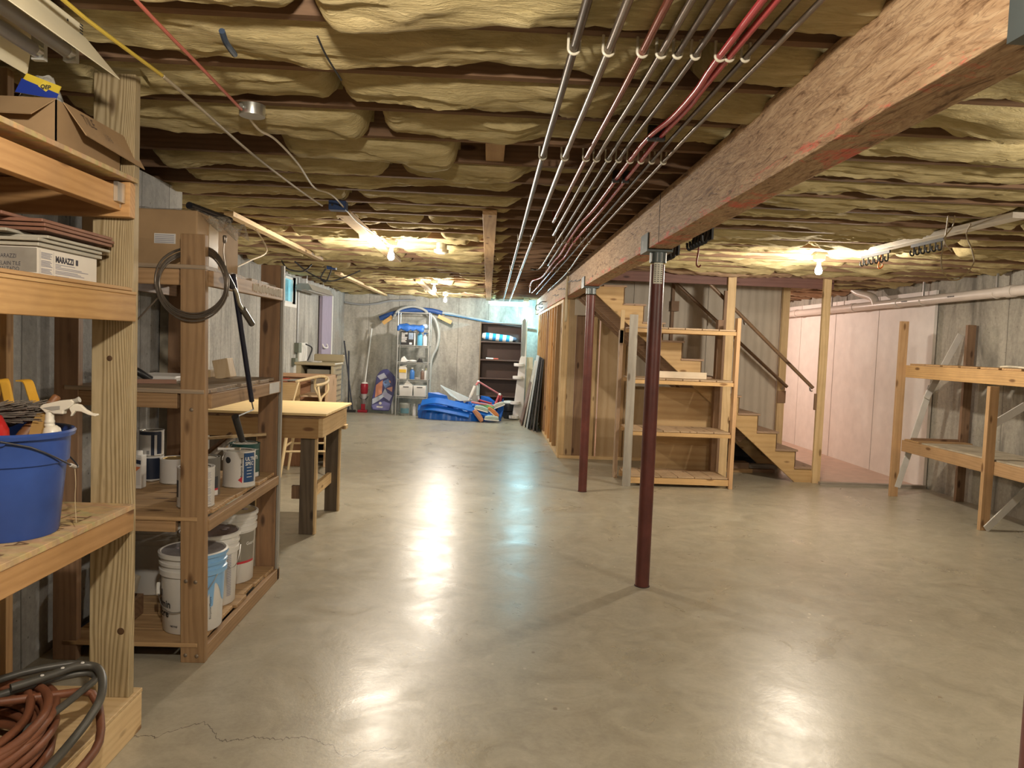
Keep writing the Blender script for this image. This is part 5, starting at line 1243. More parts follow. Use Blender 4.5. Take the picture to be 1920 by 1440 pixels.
# ================================================================== lamps
GL = {}
def glow(c, s): 
    k = (c, s)
    if k not in GL: GL[k] = emit('lit_bulb', c, s)
    return GL[k]
labs = ['lit bare bulb on the ceiling above the workbench side of the aisle', 'lit bare bulb further back over the aisle, before the blue tarp', 'lit bare bulb nearest the back wall over the aisle', 'lit bare bulb on the right-hand ceiling in front of the stairs',
        'lit cool white bulb in the far corner by the stud wall', 'lit bare bulb over the front of the aisle', 'lit bare bulb on the ceiling by the front right', 'lit bare bulb in the room beyond the stairs']
for (p, e, c), lab in zip(BULBS, labs):
    t = thing('light_bulb', lab, 'light bulb', (p[0], p[1], 2.38), 'bare bulbs on the ceiling')
    z = p[2]
    MB().lathe([(.028, 0), (.05, .012), (.055, .05), (.055, .055)], (p[0], p[1], z + .085), 24).build('lampholder', WHITE, t)
    MB().box(p[0] - .05, p[0] + .05, p[1] - .05, p[1] + .05, z + .138, 2.395).build('mounting_box', plain((.3, .28, .25), .6, name='box_grey'), t)
    MB().lathe([(.001, -.032), (.018, -.028), (.029, -.012), (.031, .004), (.026, .026), (.016, .048), (.014, .086)], (p[0], p[1], z), 20).build('glass_bulb', glow(c, 26), t)
t = thing('smoke_detector', 'round white unlit ceiling fixture right of the first lit bulb', 'fixture', (-.46, 6.96, 2.3))
MB().lathe([(.04, 0), (.065, .01), (.068, .035)], (-.46, 6.96, 2.30), 24).build('cover', CLIP, t); MB().lathe([(.05, 0), (.05, .06)], (-.46, 6.96, 2.335), 16).build('base', GALV, t)
t = thing('shop_light', 'grey fluorescent fixture hanging by the left wall past the small window', 'light fixture', (-2.72, 11.9, 2.2))
MB().prism([(-2.80, 11.1, 2.26), (-2.66, 11.1, 2.26), (-2.60, 11.1, 2.17), (-2.86, 11.1, 2.17)], (0, 0, 0), (0, 1.5, 0)).build('reflector', plain((.40, .38, .34), .4, name='dull_enamel'), t)
for x in (-2.78, -2.68): MB().tube([(x, 11.15, 2.175), (x, 12.55, 2.175)], .018, 12).build('tube', plain((.45, .44, .42), .3, name='unlit_tube2'), t)
for y in (11.3, 12.4): MB().tube([(-2.73, y, 2.26), (-2.73, y, 2.40)], .003, 6).build('hanger_chain', STEEL, t)

# ================================================================== left wall fittings
t = thing('conduit', 'thin grey conduit running down the left wall beside the small window', 'conduit', (-2.93, 11.62, 1.2))
MB().tube([(-2.935, 11.62, 2.38), (-2.935, 11.62, 1.38)], .013, 10).build('tube', plain((.45, .46, .48), .4, .3, name='grey_conduit'), t)
t = thing('outlet_box', 'grey-green electrical outlet box with a black cord on the left wall', 'outlet box', (-2.92, 11.62, 1.3))
OG = plain((.17, .19, .15), .5, name='grey_green_box')
MB().box(-2.95, -2.88, 11.50, 11.68, 1.23, 1.38).build('box', OG, t); MB().tube([(-2.93, 11.6, 1.23), (-2.93, 11.6, 1.12)], .013, 8).build('tube', OG, t)
MB().tube(smooth_path([(-2.88, 11.95, 1.36), (-2.82, 12.1, 1.30), (-2.84, 12.0, 1.15), (-2.86, 11.8, 1.0)], 5), .012, 8).build('black_cord', BLACK, t)
tag(MB().box(-2.95, -2.89, 11.36, 11.52, 1.04, 1.15).build('outlet_box', OG, org=(-2.92, 11.44, 1.1)), 'smaller grey-green outlet box lower on the left wall', 'outlet box')
tag(MB().box(-2.948, -2.93, 11.75, 12.25, .95, 1.38).build('backing_board', WHITE, org=(-2.94, 12, 1.0)), 'white backing panel with a plugged cord on the left wall', 'panel')
t = thing('purple_door', 'pale purple door leaf leaning upright against the left wall', 'door leaf', (-2.9, 13.5, 0))
PUR = plain((.36, .31, .42), .45, name='pale_purple', vary=.06)
MB().box(-2.93, -2.89, 13.06, 13.88, 0, 2.24).build('leaf', PUR, t); MB().box(-2.925, -2.885, 13.885, 13.97, 0, 2.24).build('white_edge', WHITE, t)
MB().tube(smooth_path([(-2.888, 13.16, 1.36), (-2.86, 13.18, 1.30), (-2.86, 13.46, 1.30), (-2.888, 13.50, 1.36)], 4), .014, 8).build('handle', WHITE, t)
MB().box(-2.8885, -2.887, 13.07, 13.085, .8, 2.2).build('cable_line', INK, t)

# plastic shelf cabinet and wooden desk hutch left of the stool
t = thing('plastic_cabinet', 'beige plastic shelving cabinet with lattice sides against the left wall', 'cabinet', (-2.1, 9.5, 0))
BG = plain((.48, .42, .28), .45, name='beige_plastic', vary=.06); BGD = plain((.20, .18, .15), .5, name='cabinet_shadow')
X0, X1, Y0_, Y1_ = -2.31, -1.86, 9.12, 9.62
MB().box(X0 - .02, X1 + .02, Y0_ - .02, Y1_ + .02, 1.14, 1.175).build('top', BG, t, bevel=.012)
MB().box(X0 + .10, X1 + .03, Y1_ - .02, Y1_ + .03, 1.175, 1.27).build('back_lip', BG, t, bevel=.015)
MB().box(X0, X0 + .06, Y0_, Y1_, 0, 1.14).build('side_panel', BG, t)
sd = MB().box(X1 - .03, X1, Y0_, Y1_, 0, 1.14).build('side_panel', BG, t)
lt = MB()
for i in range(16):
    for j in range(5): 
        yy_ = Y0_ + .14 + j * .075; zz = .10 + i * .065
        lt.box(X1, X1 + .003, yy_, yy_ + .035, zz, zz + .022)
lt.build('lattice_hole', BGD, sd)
for z in (.05, .36, .66, .93): MB().box(X0 + .06, X1 - .03, Y0_ + .02, Y1_, z, z + .025).build('shelf', BG, t)
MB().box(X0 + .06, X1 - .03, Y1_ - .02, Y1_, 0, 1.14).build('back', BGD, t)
MB().box(X0 + .11, X1 - .05, Y0_ + .08, Y1_ - .04, .956, 1.09).build('drawer_bin', plain((.30, .28, .23), .3, name='smoky_plastic'), t, bevel=.01)
tag(MB().box(-2.2, -2.05, 9.2, 9.35, 1.176, 1.19).build('small_parts', plain((.6, .6, .6), .5, name='pale_parts', vary=.5), org=(-2.1, 9.3, 1.176)), 'small pale loose things lying on the beige plastic cabinet', 'oddments')
t = thing('work_desk', 'wooden desk with open cubby and raised back shelf behind the stool', 'desk', (-2.2, 8.9, 0))
KN = dict(light=(.60, .42, .22), dark=(.46, .29, .12), contrast=.4)
board(-2.65, -1.80, 8.98, 9.02, 1.0, 1.045, 'back_board', dict(KN, light=(.58, .38, .26)), t); board(-2.65, -1.80, 8.60, 9.0, 1.045, 1.06, 'top_shelf', dict(PALE, light=(.68, .50, .36)), t, axis='X') if False else None
board(-2.65, -1.83, 9.02, 9.05, .2, 1.04, 'back_panel', dict(light=(.40, .22, .13), dark=(.28, .14, .07), contrast=.3), t, axis='X')
board(-1.835, -1.80, 8.55, 9.04, .0, 1.045, 'side_panel', dict(KN, light=(.62, .44, .30)), t, axis='Z')
board(-2.65, -2.12, 8.55, 8.58, .55, .955, 'front_panel', KN, t, axis='X')
board(-2.12, -1.84, 8.56, 9.02, .80, .82, 'shelf', dict(KN, light=(.66, .50, .36)), t, axis='X'); board(-2.12, -1.84, 8.56, 9.02, .5, .52, 'shelf', KN, t, axis='X')
MB().box(-2.10, -1.84, 9.0, 9.02, .82, 1.0).build('grey_back', plain((.33, .28, .22), .6, name='grey_board'), t)
board(-2.62, -2.10, 8.56, 8.98, .0, .55, 'base_cabinet', dict(light=(.36, .20, .12), dark=(.25, .13, .07), contrast=.3), t)
tag(MB().bar((-2.62, 8.56, .965), (-2.14, 8.70, .985), .05, .012).build('metal_rule', GALV, org=(-2.4, 8.6, .96)), 'shiny metal straight edge lying on the wooden desk', 'ruler')
tag(MB().box(-2.42, -2.30, 8.75, 8.82, .957, .995).build('red_tool', plain((.5, .08, .05), .4, name='red_tool'), org=(-2.36, 8.78, .957)), 'small red tool lying on the wooden desk', 'tool')
tag(MB().bar((-2.30, 8.72, .97), (-2.02, 8.9, 1.0), .03, .025).build('dark_tool', BLACK, org=(-2.2, 8.8, .957)), 'dark long tool lying on the wooden desk beside the red one', 'tool')

# ================================================================== back wall
t = thing('wire_rack', 'tall grey wire shelving rack against the back wall', 'rack', (-1.45, 14.8, 0))
WG = plain((.50, .50, .48), .35, .6, name='grey_wire')
RX0, RX1, RY0, RY1 = -1.755, -1.15, 14.6, 15.0
for x in (RX0, RX1):
    for y in (RY0, RY1): MB().tube([(x, y, 0), (x, y, 2.03)], .013, 10).build('upright', WG, t)
for z in (2.02, 1.69, 1.38, 1.05, .716, .393):
    m = MB()
    for y in (RY0, RY1): m.tube([(RX0, y, z), (RX1, y, z)], .008, 6)
    for x in (RX0, RX1): m.tube([(x, RY0, z), (x, RY1, z)], .008, 6)
    if z < 2:
        for y in (RY0, RY1): m.tube([(RX0, y, z - .035), (RX1, y, z - .035)], .005, 6)
        for k in range(17): x = RX0 + (k + .5) * (RX1 - RX0) / 17; m.tube([(x, RY0, z - .035), (x, RY0, z), (x, RY1, z), (x, RY1, z - .035)], .003, 5)
    m.build('shelf', WG, t)
def bottle(x, y, z, r, h, body, cap, lab, name='bottle', spray=False, trans=None):
    t = thing(name, lab, 'bottle', (x, y, z))
    MB().lathe([(.001, 0), (r * .95, 0), (r, .01), (r, h * .62), (r * .85, h * .72), (r * .35, h * .82), (r * .35, h * .88)], (x, y, z + .001), 20).build('body', body, t)
    if spray:
        MB().tube([(x, y, z + h * .86), (x, y, z + h * .97)], r * .35, 10).build('collar', cap, t)
        MB().prism([(x - r * .7, y - .012, z + h * .95), (x + r * 1.1, y - .012, z + h * .95), (x + r * .9, y - .012, z + h * 1.04), (x - r * .6, y - .012, z + h * 1.04)], (0, 0, 0), (0, .024, 0)).build('trigger_head', cap, t)
        MB().bar((x - r * .4, y, z + h * .95), (x - r * .9, y, z + h * .80), .012, .01).build('trigger', cap, t)
    else: MB().lathe([(r * .42, 0), (r * .42, h * .12), (r * .38, h * .13)], (x, y, z + h * .86), 16).build('cap', cap, t)
    return t
BLt = plain((.10, .38, .60), .15, name='blue_liquid', vary=.1); BL2 = plain((.05, .18, .50), .3, name='blue_bottle'); RDc = plain((.55, .05, .05), .4, name='red_cap'); GY = plain((.32, .33, .30), .5, name='grey_sack', vary=.25)
# clutter, shelf by shelf
m = MB(); n = 14; vs = []
for i in range(n + 1):
    for j in range(9):
        u = i / n; v = j / 8
        vs.append((-1.77 + .52 * u, 14.58 + .26 * v, 1.725 + .05 * mnoise.noise(Vector((u * 5, v * 3, 3))) + .03 * v - (.06 if j == 0 else 0) * (1 + mnoise.noise(Vector((u * 9, 0, 0))))))
m.add(vs, [(i * 9 + j, (i + 1) * 9 + j, (i + 1) * 9 + j + 1, i * 9 + j + 1) for i in range(n) for j in range(8)], True)
bg_ = m.build('blue_bag', plain((.03, .14, .50), .45, name='blue_fabric'), org=(-1.5, 14.7, 1.70)); sdm = bg_.modifiers.new('s', 'SOLIDIFY'); sdm.thickness = .03
tag(bg_, 'crumpled blue bag lying on the upper shelf of the wire rack', 'bag')
tag(MB().ball((-1.24, 14.72, 1.76), .06, 1.4, 1.2, .9).build('patterned_pouch', plain((.45, .52, .60), .5, name='pouch', vary=.6), org=(-1.24, 14.72, 1.70)), 'pale patterned pouch beside the blue bag on the wire rack', 'pouch')
t = thing('black_carton', 'black printed carton with white lettering on the wire rack', 'box', (-1.58, 14.72, 1.382))
MB().box(-1.70, -1.44, 14.62, 14.82, 1.384, 1.65).build('carton', BLACK, t)
pr = MB(); rr = random.Random(2)
for i in range(9): pr.box(-1.685, -1.685 + rr.uniform(.06, .12), 14.617, 14.619, 1.62 - i * .022, 1.63 - i * .022)
pr.build('white_print', WHITE, t); MB().box(-1.545, -1.455, 14.616, 14.619, 1.50, 1.63).build('label', plain((.25, .32, .42), .5, name='label_bluegrey', vary=.4), t); MB().box(-1.53, -1.48, 14.615, 14.619, 1.40, 1.44).build('label', WHITE, t)
tag(MB().box(-1.44, -1.425, 14.63, 14.80, 1.384, 1.64).build('white_card', WHITE, org=(-1.43, 14.7, 1.384)), 'white card standing beside the black carton on the wire rack', 'card')
bottle(-1.335, 14.70, 1.382, .05, .31, BLt, RDc, 'clear blue spray bottle with a red trigger on the wire rack', 'spray_bottle', True)
bottle(-1.235, 14.72, 1.382, .045, .25, WHITE, BL2, 'white bottle with blue top beside the blue spray bottle', 'bottle', True)
tag(MB().prism([(-1.70, 14.65, 1.053), (-1.60, 14.65, 1.053), (-1.52, 14.65, 1.085), (-1.58, 14.65, 1.10), (-1.63, 14.65, 1.17), (-1.68, 14.65, 1.13)], (0, 0, 0), (0, .12, 0)).build('white_shoe', WHITE, org=(-1.6, 14.7, 1.053), bevel=.01), 'white crumpled object lying on the middle shelf of the wire rack', 'object')
tag(MB().ball((-1.47, 14.72, 1.078), .028, 3.2, 2, .9).build('white_cloth', PAPER, org=(-1.47, 14.72, 1.05)), 'white rolled cloth on the middle shelf of the wire rack', 'cloth')
tag(MB().prism([(-1.39, 14.66, 1.053), (-1.26, 14.66, 1.053), (-1.29, 14.66, 1.13), (-1.33, 14.66, 1.15)], (0, 0, 0), (0, .1, 0)).build('black_pouch', BLACK, org=(-1.33, 14.7, 1.053), bevel=.01), 'black peaked pouch on the middle shelf of the wire rack', 'pouch')
t = thing('powder_bag', 'white bag with yellow band on the wire rack shelf of bottles', 'bag', (-1.65, 14.7, .72))
MB().prism([(-1.71, 14.63, .72), (-1.57, 14.63, .72), (-1.565, 14.63, .93), (-1.59, 14.63, .96), (-1.57, 14.63, 1.0), (-1.70, 14.63, .97), (-1.725, 14.63, .93)], (0, 0, 0), (0, .1, 0)).build('sack', plain((.66, .62, .55), .5, name='cream_sack'), t, bevel=.012); MB().box(-1.71, -1.575, 14.622, 14.632, .85, .91).build('yellow_band', plain((.70, .45, .05), .5, name='yellow_print3'), t)
bottle(-1.465, 14.70, .718, .048, .235, BL2, WHITE, 'blue bottle with white cap between bag and brown bottle on the rack')
bottle(-1.265, 14.70, .718, .036, .215, plain((.20, .13, .10), .4, name='brown_label', vary=.4), WHITE, 'brown labelled bottle on the wire rack, left of the pair')
bottle(-1.195, 14.70, .718, .038, .23, PAPER, plain((.65, .58, .35), .4, name='cream_cap'), 'white bottle with cream cap at the end of the rack shelf')
tag(MB().ball((-1.365, 14.70, .738), .02, 3, 1.5, 1).build('gloves', plain((.30, .28, .26), .7, name='dark_gloves', vary=.6), org=(-1.36, 14.7, .718)), 'dark and white gloves lying between the bottles on the rack', 'gloves')
for i, (x0, x1) in enumerate(((-1.70, -1.435), (-1.425, -1.175))):
    t = thing('plastic_basket', ('white perforated plastic basket on the rack, the one holding a white wedge', 'white perforated plastic basket on the rack, without the wedge')[i], 'basket', ((x0 + x1) / 2, 14.75, .395), 'white baskets')
    b_ = MB().prism([(x0 + .01, 14.61, .396), (x1 - .01, 14.61, .396), (x1, 14.60, .60), (x0, 14.60, .60)], (0, 0, 0), (0, .3, 0)).build('body', WHITE, t, bevel=.006)
    ho = MB()
    for a in range(14):
        for c_ in range(7): ho.box(x0 + .018 + a * (x1 - x0 - .04) / 13, x0 + .024 + a * (x1 - x0 - .04) / 13, 14.598, 14.604, .415 + c_ * .021, .422 + c_ * .021)
    ho.build('perforation', plain((.42, .42, .42), .6, name='hole_grey'), b_)
    MB().box((x0 + x1) / 2 - .055, (x0 + x1) / 2 + .055, 14.594, 14.60, .565, .578).build('handle_slot', INK, b_)
tag(MB().prism([(-1.62, 14.64, .602), (-1.43, 14.64, .602), (-1.55, 14.64, .70)], (0, 0, 0), (0, .03, 0)).build('white_wedge', WHITE, org=(-1.5, 14.65, .602)), 'white triangular piece lying on top of the perforated basket', 'wedge')
t = thing('grey_tub', 'grey tub with plastic wrap on the floor under the wire rack', 'tub', (-1.6, 14.75, 0)); MB().lathe([(.001, 0), (.09, 0), (.115, .20), (.118, .23), (.10, .25), (.06, .255), (.001, .255)], (-1.585, 14.74, .001), 24).build('body', GY, t); band(-1.585, 14.74, .112, .05, .15, -.8, .8, plain((.12, .25, .30), .5, name='teal_label', vary=.3), t)
bottle(-1.405, 14.74, 0, .038, .24, PAPER, WHITE, 'white bottle standing on the floor under the wire rack')
tag(MB().box(-1.33, -1.13, 14.66, 14.92, 0.001, .24).build('blue_crate', plain((.02, .08, .36), .4, name='blue_crate'), org=(-1.23, 14.8, 0), bevel=.015), 'blue plastic crate on the floor under the wire rack', 'crate')
# hose arch and long blue/white tubes over the rack
HO = plain((.42, .43, .41), .4, name='grey_hose', vary=.12)
cable('pool_hose', 'thick pale grey hose arching over the wire rack and down its right side', [(-1.92, 15.1, 1.90), (-1.84, 15.1, 2.05), (-1.70, 15.1, 2.13), (-1.50, 15.1, 2.16), (-1.30, 15.1, 2.10), (-1.20, 15.1, 2.0)], .025, HO, 'hose')
cable('pool_hose', 'thick pale hose hanging in a bow at the right of the wire rack', [(-1.14, 15.1, 1.99), (-1.07, 15.1, 1.90), (-1.01, 15.1, 1.72), (-.995, 15.1, 1.55), (-1.03, 15.1, 1.35), (-1.10, 15.1, 1.2), (-1.14, 15.1, 1.0), (-1.15, 15.1, .3)], .028, HO, 'hose')
cable('pale_tube', 'long pale tube running from the rack along the back wall to the bookcase', [(-1.75, 15.25, 2.04), (-1.2, 15.25, 2.06), (-.85, 15.28, 2.06), (-.65, 15.3, 2.03), (-.35, 15.3, 1.98), (.2, 15.3, 1.90), (.95, 15.3, 1.83)], .024, plain((.46, .52, .55), .4, name='pale_blue_tube'), 'tube')
cable('blue_tube', 'thin blue tube running just below the long pale tube on the back wall', [(-.9, 15.22, 2.035), (-.6, 15.25, 2.0), (-.2, 15.26, 1.94), (.3, 15.26, 1.87)], .012, plain((.10, .25, .45), .4, name='blue_tube'), 'tube')
t = thing('blue_paddle', 'long blue bowed foam piece with tan wooden ends behind the wire rack top', 'paddle', (-1.5, 15.2, 2.0))
MB().tube(smooth_path([(-2.20, 15.2, 1.90), (-1.95, 15.2, 2.0), (-1.6, 15.2, 2.09), (-1.2, 15.2, 2.10), (-.95, 15.2, 2.05)], 5), [.05] * 21, 12).build('foam', plain((.03, .09, .30), .5, name='navy_foam'), t)
MB().bar((-2.12, 15.12, 1.80), (-1.94, 15.12, 1.94), .03, .075).build('wooden_end', plain((.60, .36, .12), .5, name='tan_wood'), t); MB().bar((-1.02, 15.12, 1.99), (-.75, 15.12, 1.87), .03, .075).build('wooden_end', plain((.60, .36, .12), .5, name='tan_wood'), t)
cable('wall_conduit', 'grey conduit curving along the top of the back wall', [(-2.93, 15.3, 2.20), (-2.6, 15.33, 2.17), (-2.3, 15.33, 2.20), (-2.0, 15.33, 2.27), (-1.5, 15.33, 2.30)], .02, plain((.42, .44, .47), .4, .3, name='conduit_grey'), 'conduit')

# bodyboard
t = thing('bodyboard', 'blue bodyboard with geometric orange and pale pattern leaning on the back wall', 'bodyboard', (-2.05, 15.0, 0))
def bp(x, y, off=0): 
    f = (768 - y) / 76.
    p = at(x, y, Y=14.92 + .14 * f - off); return p
out = [(696, 765), (697, 748), (703, 722), (706, 705), (712, 697), (718, 693), (726, 692), (733, 698), (740, 706), (742, 716), (739, 735), (734, 755), (731, 768), (728, 771), (699, 769)]
MB().prism([bp(x, y) for x, y in out], (0, 0, 0), (0, .05, 0)).build('board', plain((.06, .06, .18), .35, name='navy_deck', vary=.1), t, bevel=.008)
for nm, col_, pg_ in (('orange_panel', (.62, .26, .16), [(705, 722), (718, 712), (716, 738), (703, 745)]), ('pale_panel', (.45, .50, .58), [(698, 748), (716, 740), (722, 728), (727, 738), (712, 750), (698, 758)]),
    ('blue_panel', (.16, .26, .50), [(717, 716), (728, 710), (732, 722), (722, 728)]), ('grey_panel', (.40, .42, .50), [(707, 705), (720, 699), (726, 708), (713, 712)]),
    ('lilac_panel', (.42, .42, .62), [(720, 733), (735, 742), (730, 752), (716, 742)]), ('orange_scribble', (.66, .30, .16), [(719, 716), (731, 713), (733, 717), (722, 720)]), ('orange_wedge', (.55, .27, .22), [(724, 728), (736, 725), (735, 735)]),
    ('violet_panel', (.18, .18, .42), [(697, 760), (720, 752), (732, 757), (729, 769), (700, 767)])):
    MB().add([bp(x, y, .003) for x, y in pg_], [tuple(range(len(pg_)))]).build(nm, plain(col_, .35, name=nm, vary=.05), t)
q = bp(713, 756, .005); MB().lathe([(.028, 0), (.028, .002)], tuple(q), 20, (0, -1, .1)).build('round_logo', WHITE, t)
MB().add([bp(x, y, .005) for x, y in ((706, 761), (718, 762), (717, 765), (706, 764))], [(0, 1, 2, 3)]).build('white_print', WHITE, t)
tag(MB().bar((-1.86, 14.95, 0), (-1.90, 15.1, .62), .03, .02).build('thin_pole', PAPER, org=(-1.86, 14.95, 0)), 'thin pale stick standing between the bodyboard and the wire rack', 'stick')
bottle(-2.0, 15.13, .72, .09, .15, BLt, WHITE, 'clear blue bag-like bottle peeking over the bodyboard', 'clear_pack') if False else None
# stick vacuum
t = thing('stick_vacuum', 'red stick vacuum with long white pole leaning against the back wall', 'vacuum cleaner', (-2.45, 15.1, 0))
RV = plain((.30, .015, .03), .25, name='dark_red_gloss')
MB().box(-2.56, -2.37, 14.98, 15.12, .0, .055).build('floor_head', RV, t, bevel=.012); MB().box(-2.50, -2.42, 15.02, 15.10, .05, .17).build('neck', RV, t, bevel=.01)
MB().lathe([(.035, 0), (.045, .05), (.055, .10)], (-2.46, 15.08, .17), 20).build('dust_cup', plain((.22, .20, .20), .1, name='smoky_cup'), t)
MB().lathe([(.055, 0), (.075, .04), (.078, .18), (.066, .22)], (-2.455, 15.10, .36), 24).build('motor_body', RV, t); MB().lathe([(.045, 0), (.058, .10)], (-2.455, 15.09, .27), 20).build('filter_cup', plain((.45, .42, .42), .15, name='clear_cup'), t)
MB().tube([(-2.455 + .085 * math.cos(a), 15.05, .33 + .07 * math.sin(a)) for a in [pi + pi * k / 10 for k in range(11)]], .008, 8).build('carry_handle', BLACK, t)
MB().lathe([(.068, 0), (.05, .02), (.02, .03)], (-2.45, 15.10, .58), 24).build('collar', WHITE, t)
MB().tube([(-2.445, 15.10, .6), (-2.37, 15.30, 1.69)], .014, 10).build('pole', WHITE, t)
for i, (a, b_, lab) in enumerate((((-2.90, 15.2, 1.42), (-2.66, 15.0, .03), 'black broom handle leaning in the back left corner'), ((-2.82, 15.3, 1.22), (-2.77, 15.15, .02), 'second dark handle standing beside the broom in the back left corner'))):
    t = thing('broom', lab, 'broom', b_); MB().tube([a, b_], .015, 8).build('handle', plain((.01, .015, .035), .4, name='dark_handle'), t)
    if i == 0: MB().box(-2.88, -2.60, 14.94, 15.02, 0, .05).build('brush_head', BLACK, t)
tag(MB().box(-2.86, -2.78, 14.7, 14.8, .0, .22).build('yellow_object', plain((.65, .40, .03), .5, name='yellow_plastic'), org=(-2.8, 14.75, 0), bevel=.03), 'yellow rounded object on the floor in the back left corner', 'object')

# bookcase
t = thing('bookcase', 'dark brown open bookcase standing against the back wall', 'bookcase', (.26, 15.2, 0))
BKC = plain((.10, .055, .042), .5, name='dark_brown_laminate', vary=.12); BKB = plain((.075, .042, .034), .5, name='dark_back_panel', vary=.1)
x0, x1, y0, y1 = -.17, .69, 15.08, 15.36
MB().box(x0, x0 + .025, y0, y1, 0, 1.90).build('side_panel', plain((.20, .14, .09), .5, name='brown_edge'), t); MB().box(x1 - .025, x1, y0, y1, 0, 1.90).build('side_panel', BKC, t)
MB().box(x0, x1, y1 - .008, y1, 0, 1.90).build('back_panel', BKB, t)
for z in (0.03, .40, .76, 1.135, 1.50, 1.875): MB().box(x0 + .025, x1 - .025, y0 + .005, y1 - .008, z, z + .025).build('shelf', BKC, t)
t = thing('striped_roll', 'blue and white striped rolled towel on the bookcase shelf', 'towel', (.25, 15.15, 1.526))
BLS = plain((.03, .32, .72), .5, name='azure_stripe'); 
A_ = Vector((-.12, 15.14, 1.635)); B_ = Vector((.50, 15.14, 1.575))
nb_ = 9
for k in range(nb_):
    a = A_.lerp(B_, k / nb_); b_ = A_.lerp(B_, (k + 1) / nb_)
    r0 = .072 if 0 < k else .05; r1 = .072 if k < nb_ - 1 else .05
    MB().tube([a, b_], [r0, r1], 18).build('stripe_' + ('blue' if k % 2 else 'white'), BLS if k % 2 else WHITE, t)
tag(MB().ball((.48, 15.28, 1.585), .055, 2, .8, .9).build('dark_towel', plain((.12, .12, .16), .7, name='dark_cloth', vary=.5), org=(.5, 15.25, 1.526)), 'dark patterned cloth end behind the striped roll in the bookcase', 'cloth')
t = thing('white_marker', 'white and red stick lying on the second bookcase shelf', 'stick', (.08, 15.15, 1.16)); MB().tube([(-.03, 15.14, 1.178), (.12, 15.14, 1.175)], .016, 10).build('white_part', WHITE, t); MB().tube([(.12, 15.14, 1.175), (.22, 15.14, 1.173)], .014, 10).build('red_part', plain((.6, .12, .08), .4, name='red_tip'), t)

# white plastic tower, pale board and leaning sheets
t = thing('plastic_tower', 'tall white plastic tower with half-round trays beside the bookcase', 'tower', (.66, 14.7, 0))
TWH = plain((.70, .68, .68), .4, name='tower_white', vary=.05)
MB().prism([(.53, 14.68, 0), (.745, 14.68, 0), (.765, 14.68, 1.25), (.655, 14.68, 1.25), (.63, 14.68, 1.15)], (0, 0, 0), (0, .05, 0)).build('body', TWH, t, bevel=.008)
for z in (.02, .30, .80, .60 * 0 + 1.05): MB().lathe([(.085, 0), (.10, .01), (.10, .06), (.095, .065)], (.56 + .06 * z, 14.62, z), 20, sy=.7).build('tray', TWH, t, bevel=0)
for x in (.68, .745): MB().tube([(x, 14.72, 1.22), (x, 14.74, 1.93), (x + .015, 14.74, 1.97)], .022, 10).build('upright_rail', TWH, t)
MB().prism([(.655, 14.70, 1.2), (.73, 14.70, 1.2), (.735, 14.70, 1.96), (.70, 14.70, 2.0), (.665, 14.70, 1.95)], (0, 0, 0), (0, .012, 0)).build('mirror_panel', plain((.5, .56, .58), .1, .6, name='mirror_strip'), t)
tag(MB().box(.775, .90, 14.72, 14.75, 0, 1.24).build('pale_board', plain((.60, .57, .45), .6, name='pale_board'), org=(.83, 14.73, 0)), 'pale upright board behind the white plastic tower', 'board')
sheets = [((.16, .09, .07), 13.95, .66, 1.02, 'brown thin panel leaning furthest forward in the stack by the stud wall'), ((.60, .58, .52), 13.7, .70, 1.20, 'cream thin panel leaning second in the stack by the stud wall'),
          ((.55, .62, .66), 13.45, .74, 1.30, 'pale blue-grey glass-like panel in the leaning stack by the stud wall'), ((.035, .035, .04), 13.3, .78, 1.28, 'black panel in the middle of the leaning stack by the stud wall'),
          ((.16, .15, .16), 13.15, .83, 1.27, 'dark grey panel in the leaning stack by the stud wall'), ((.05, .05, .05), 13.02, .88, 1.25, 'last black panel of the stack, closest to the studs')]
for col_, y, x, z, lab in sheets:
    tx = .955 - .017 * (5 - [s_[4] for s_ in sheets].index(lab))
    m = MB().prism([(x, y - .35, 0), (x, y + .35, 0), (tx, y + .35, z), (tx, y - .35, z)], (0, 0, 0), (.012, 0, 0))
    tag(m.build('leaning_panel', plain(col_, .25, name='panel_sheet'), org=(x, y, 0)), lab, 'panel', 'panels leaning on the stud wall')

# ---- blue tarp heap with things on it
def tarp_h(u, v):
    """height over the heap, u,v in -1..1"""
    r = math.sqrt(u * u + v * v)
    e = max(0, 1 - r ** 4)
    hgt = .10 + .12 * (1 - u) * .5 + .10 * max(0, 1 - abs(v - .3))
    rid = abs(mnoise.noise(Vector((u * 3.5 + v * 1.2, v * 5, 1.3)))) * .16 + abs(mnoise.noise(Vector((u * 7, v * 9 + u * 2, 4)))) * .07
    return e ** .45 * (hgt + rid)
n, mm = 74, 46; vs = []
for i in range(n + 1):
    for j in range(mm + 1):
        u = -1 + 2 * i / n; v = -1 + 2 * j / mm
        a_ = max(abs(u), abs(v)); r_ = math.sqrt(u * u + v * v)
        uu, vv = (u * a_ / r_, v * a_ / r_) if r_ > 0 else (0, 0)
        wob = 1 + .08 * mnoise.noise(Vector((uu * 2.5, vv * 2.5, 7)))
        vs.append((-.50 + .78 * uu * wob, 14.40 + .36 * vv * wob + .02 * mnoise.noise(Vector((uu * 9, vv * 9, 2))), .003 + tarp_h(uu, vv)))
TARP = plain((.010, .13, .55), .33, name='blue_tarpaulin', vary=.12)
o = MB().add(vs, [(i * (mm + 1) + j, (i + 1) * (mm + 1) + j, (i + 1) * (mm + 1) + j + 1, i * (mm + 1) + j + 1) for i in range(n) for j in range(mm)], True).build('blue_tarp', TARP, org=(-.52, 14.45, 0))
tag(o, 'crumpled blue tarpaulin heaped on the floor before the back wall', 'tarp')
def fold(pts, w, lab):
    m = ribbon(pts, w, .012, (.2, 1, .2)); return m
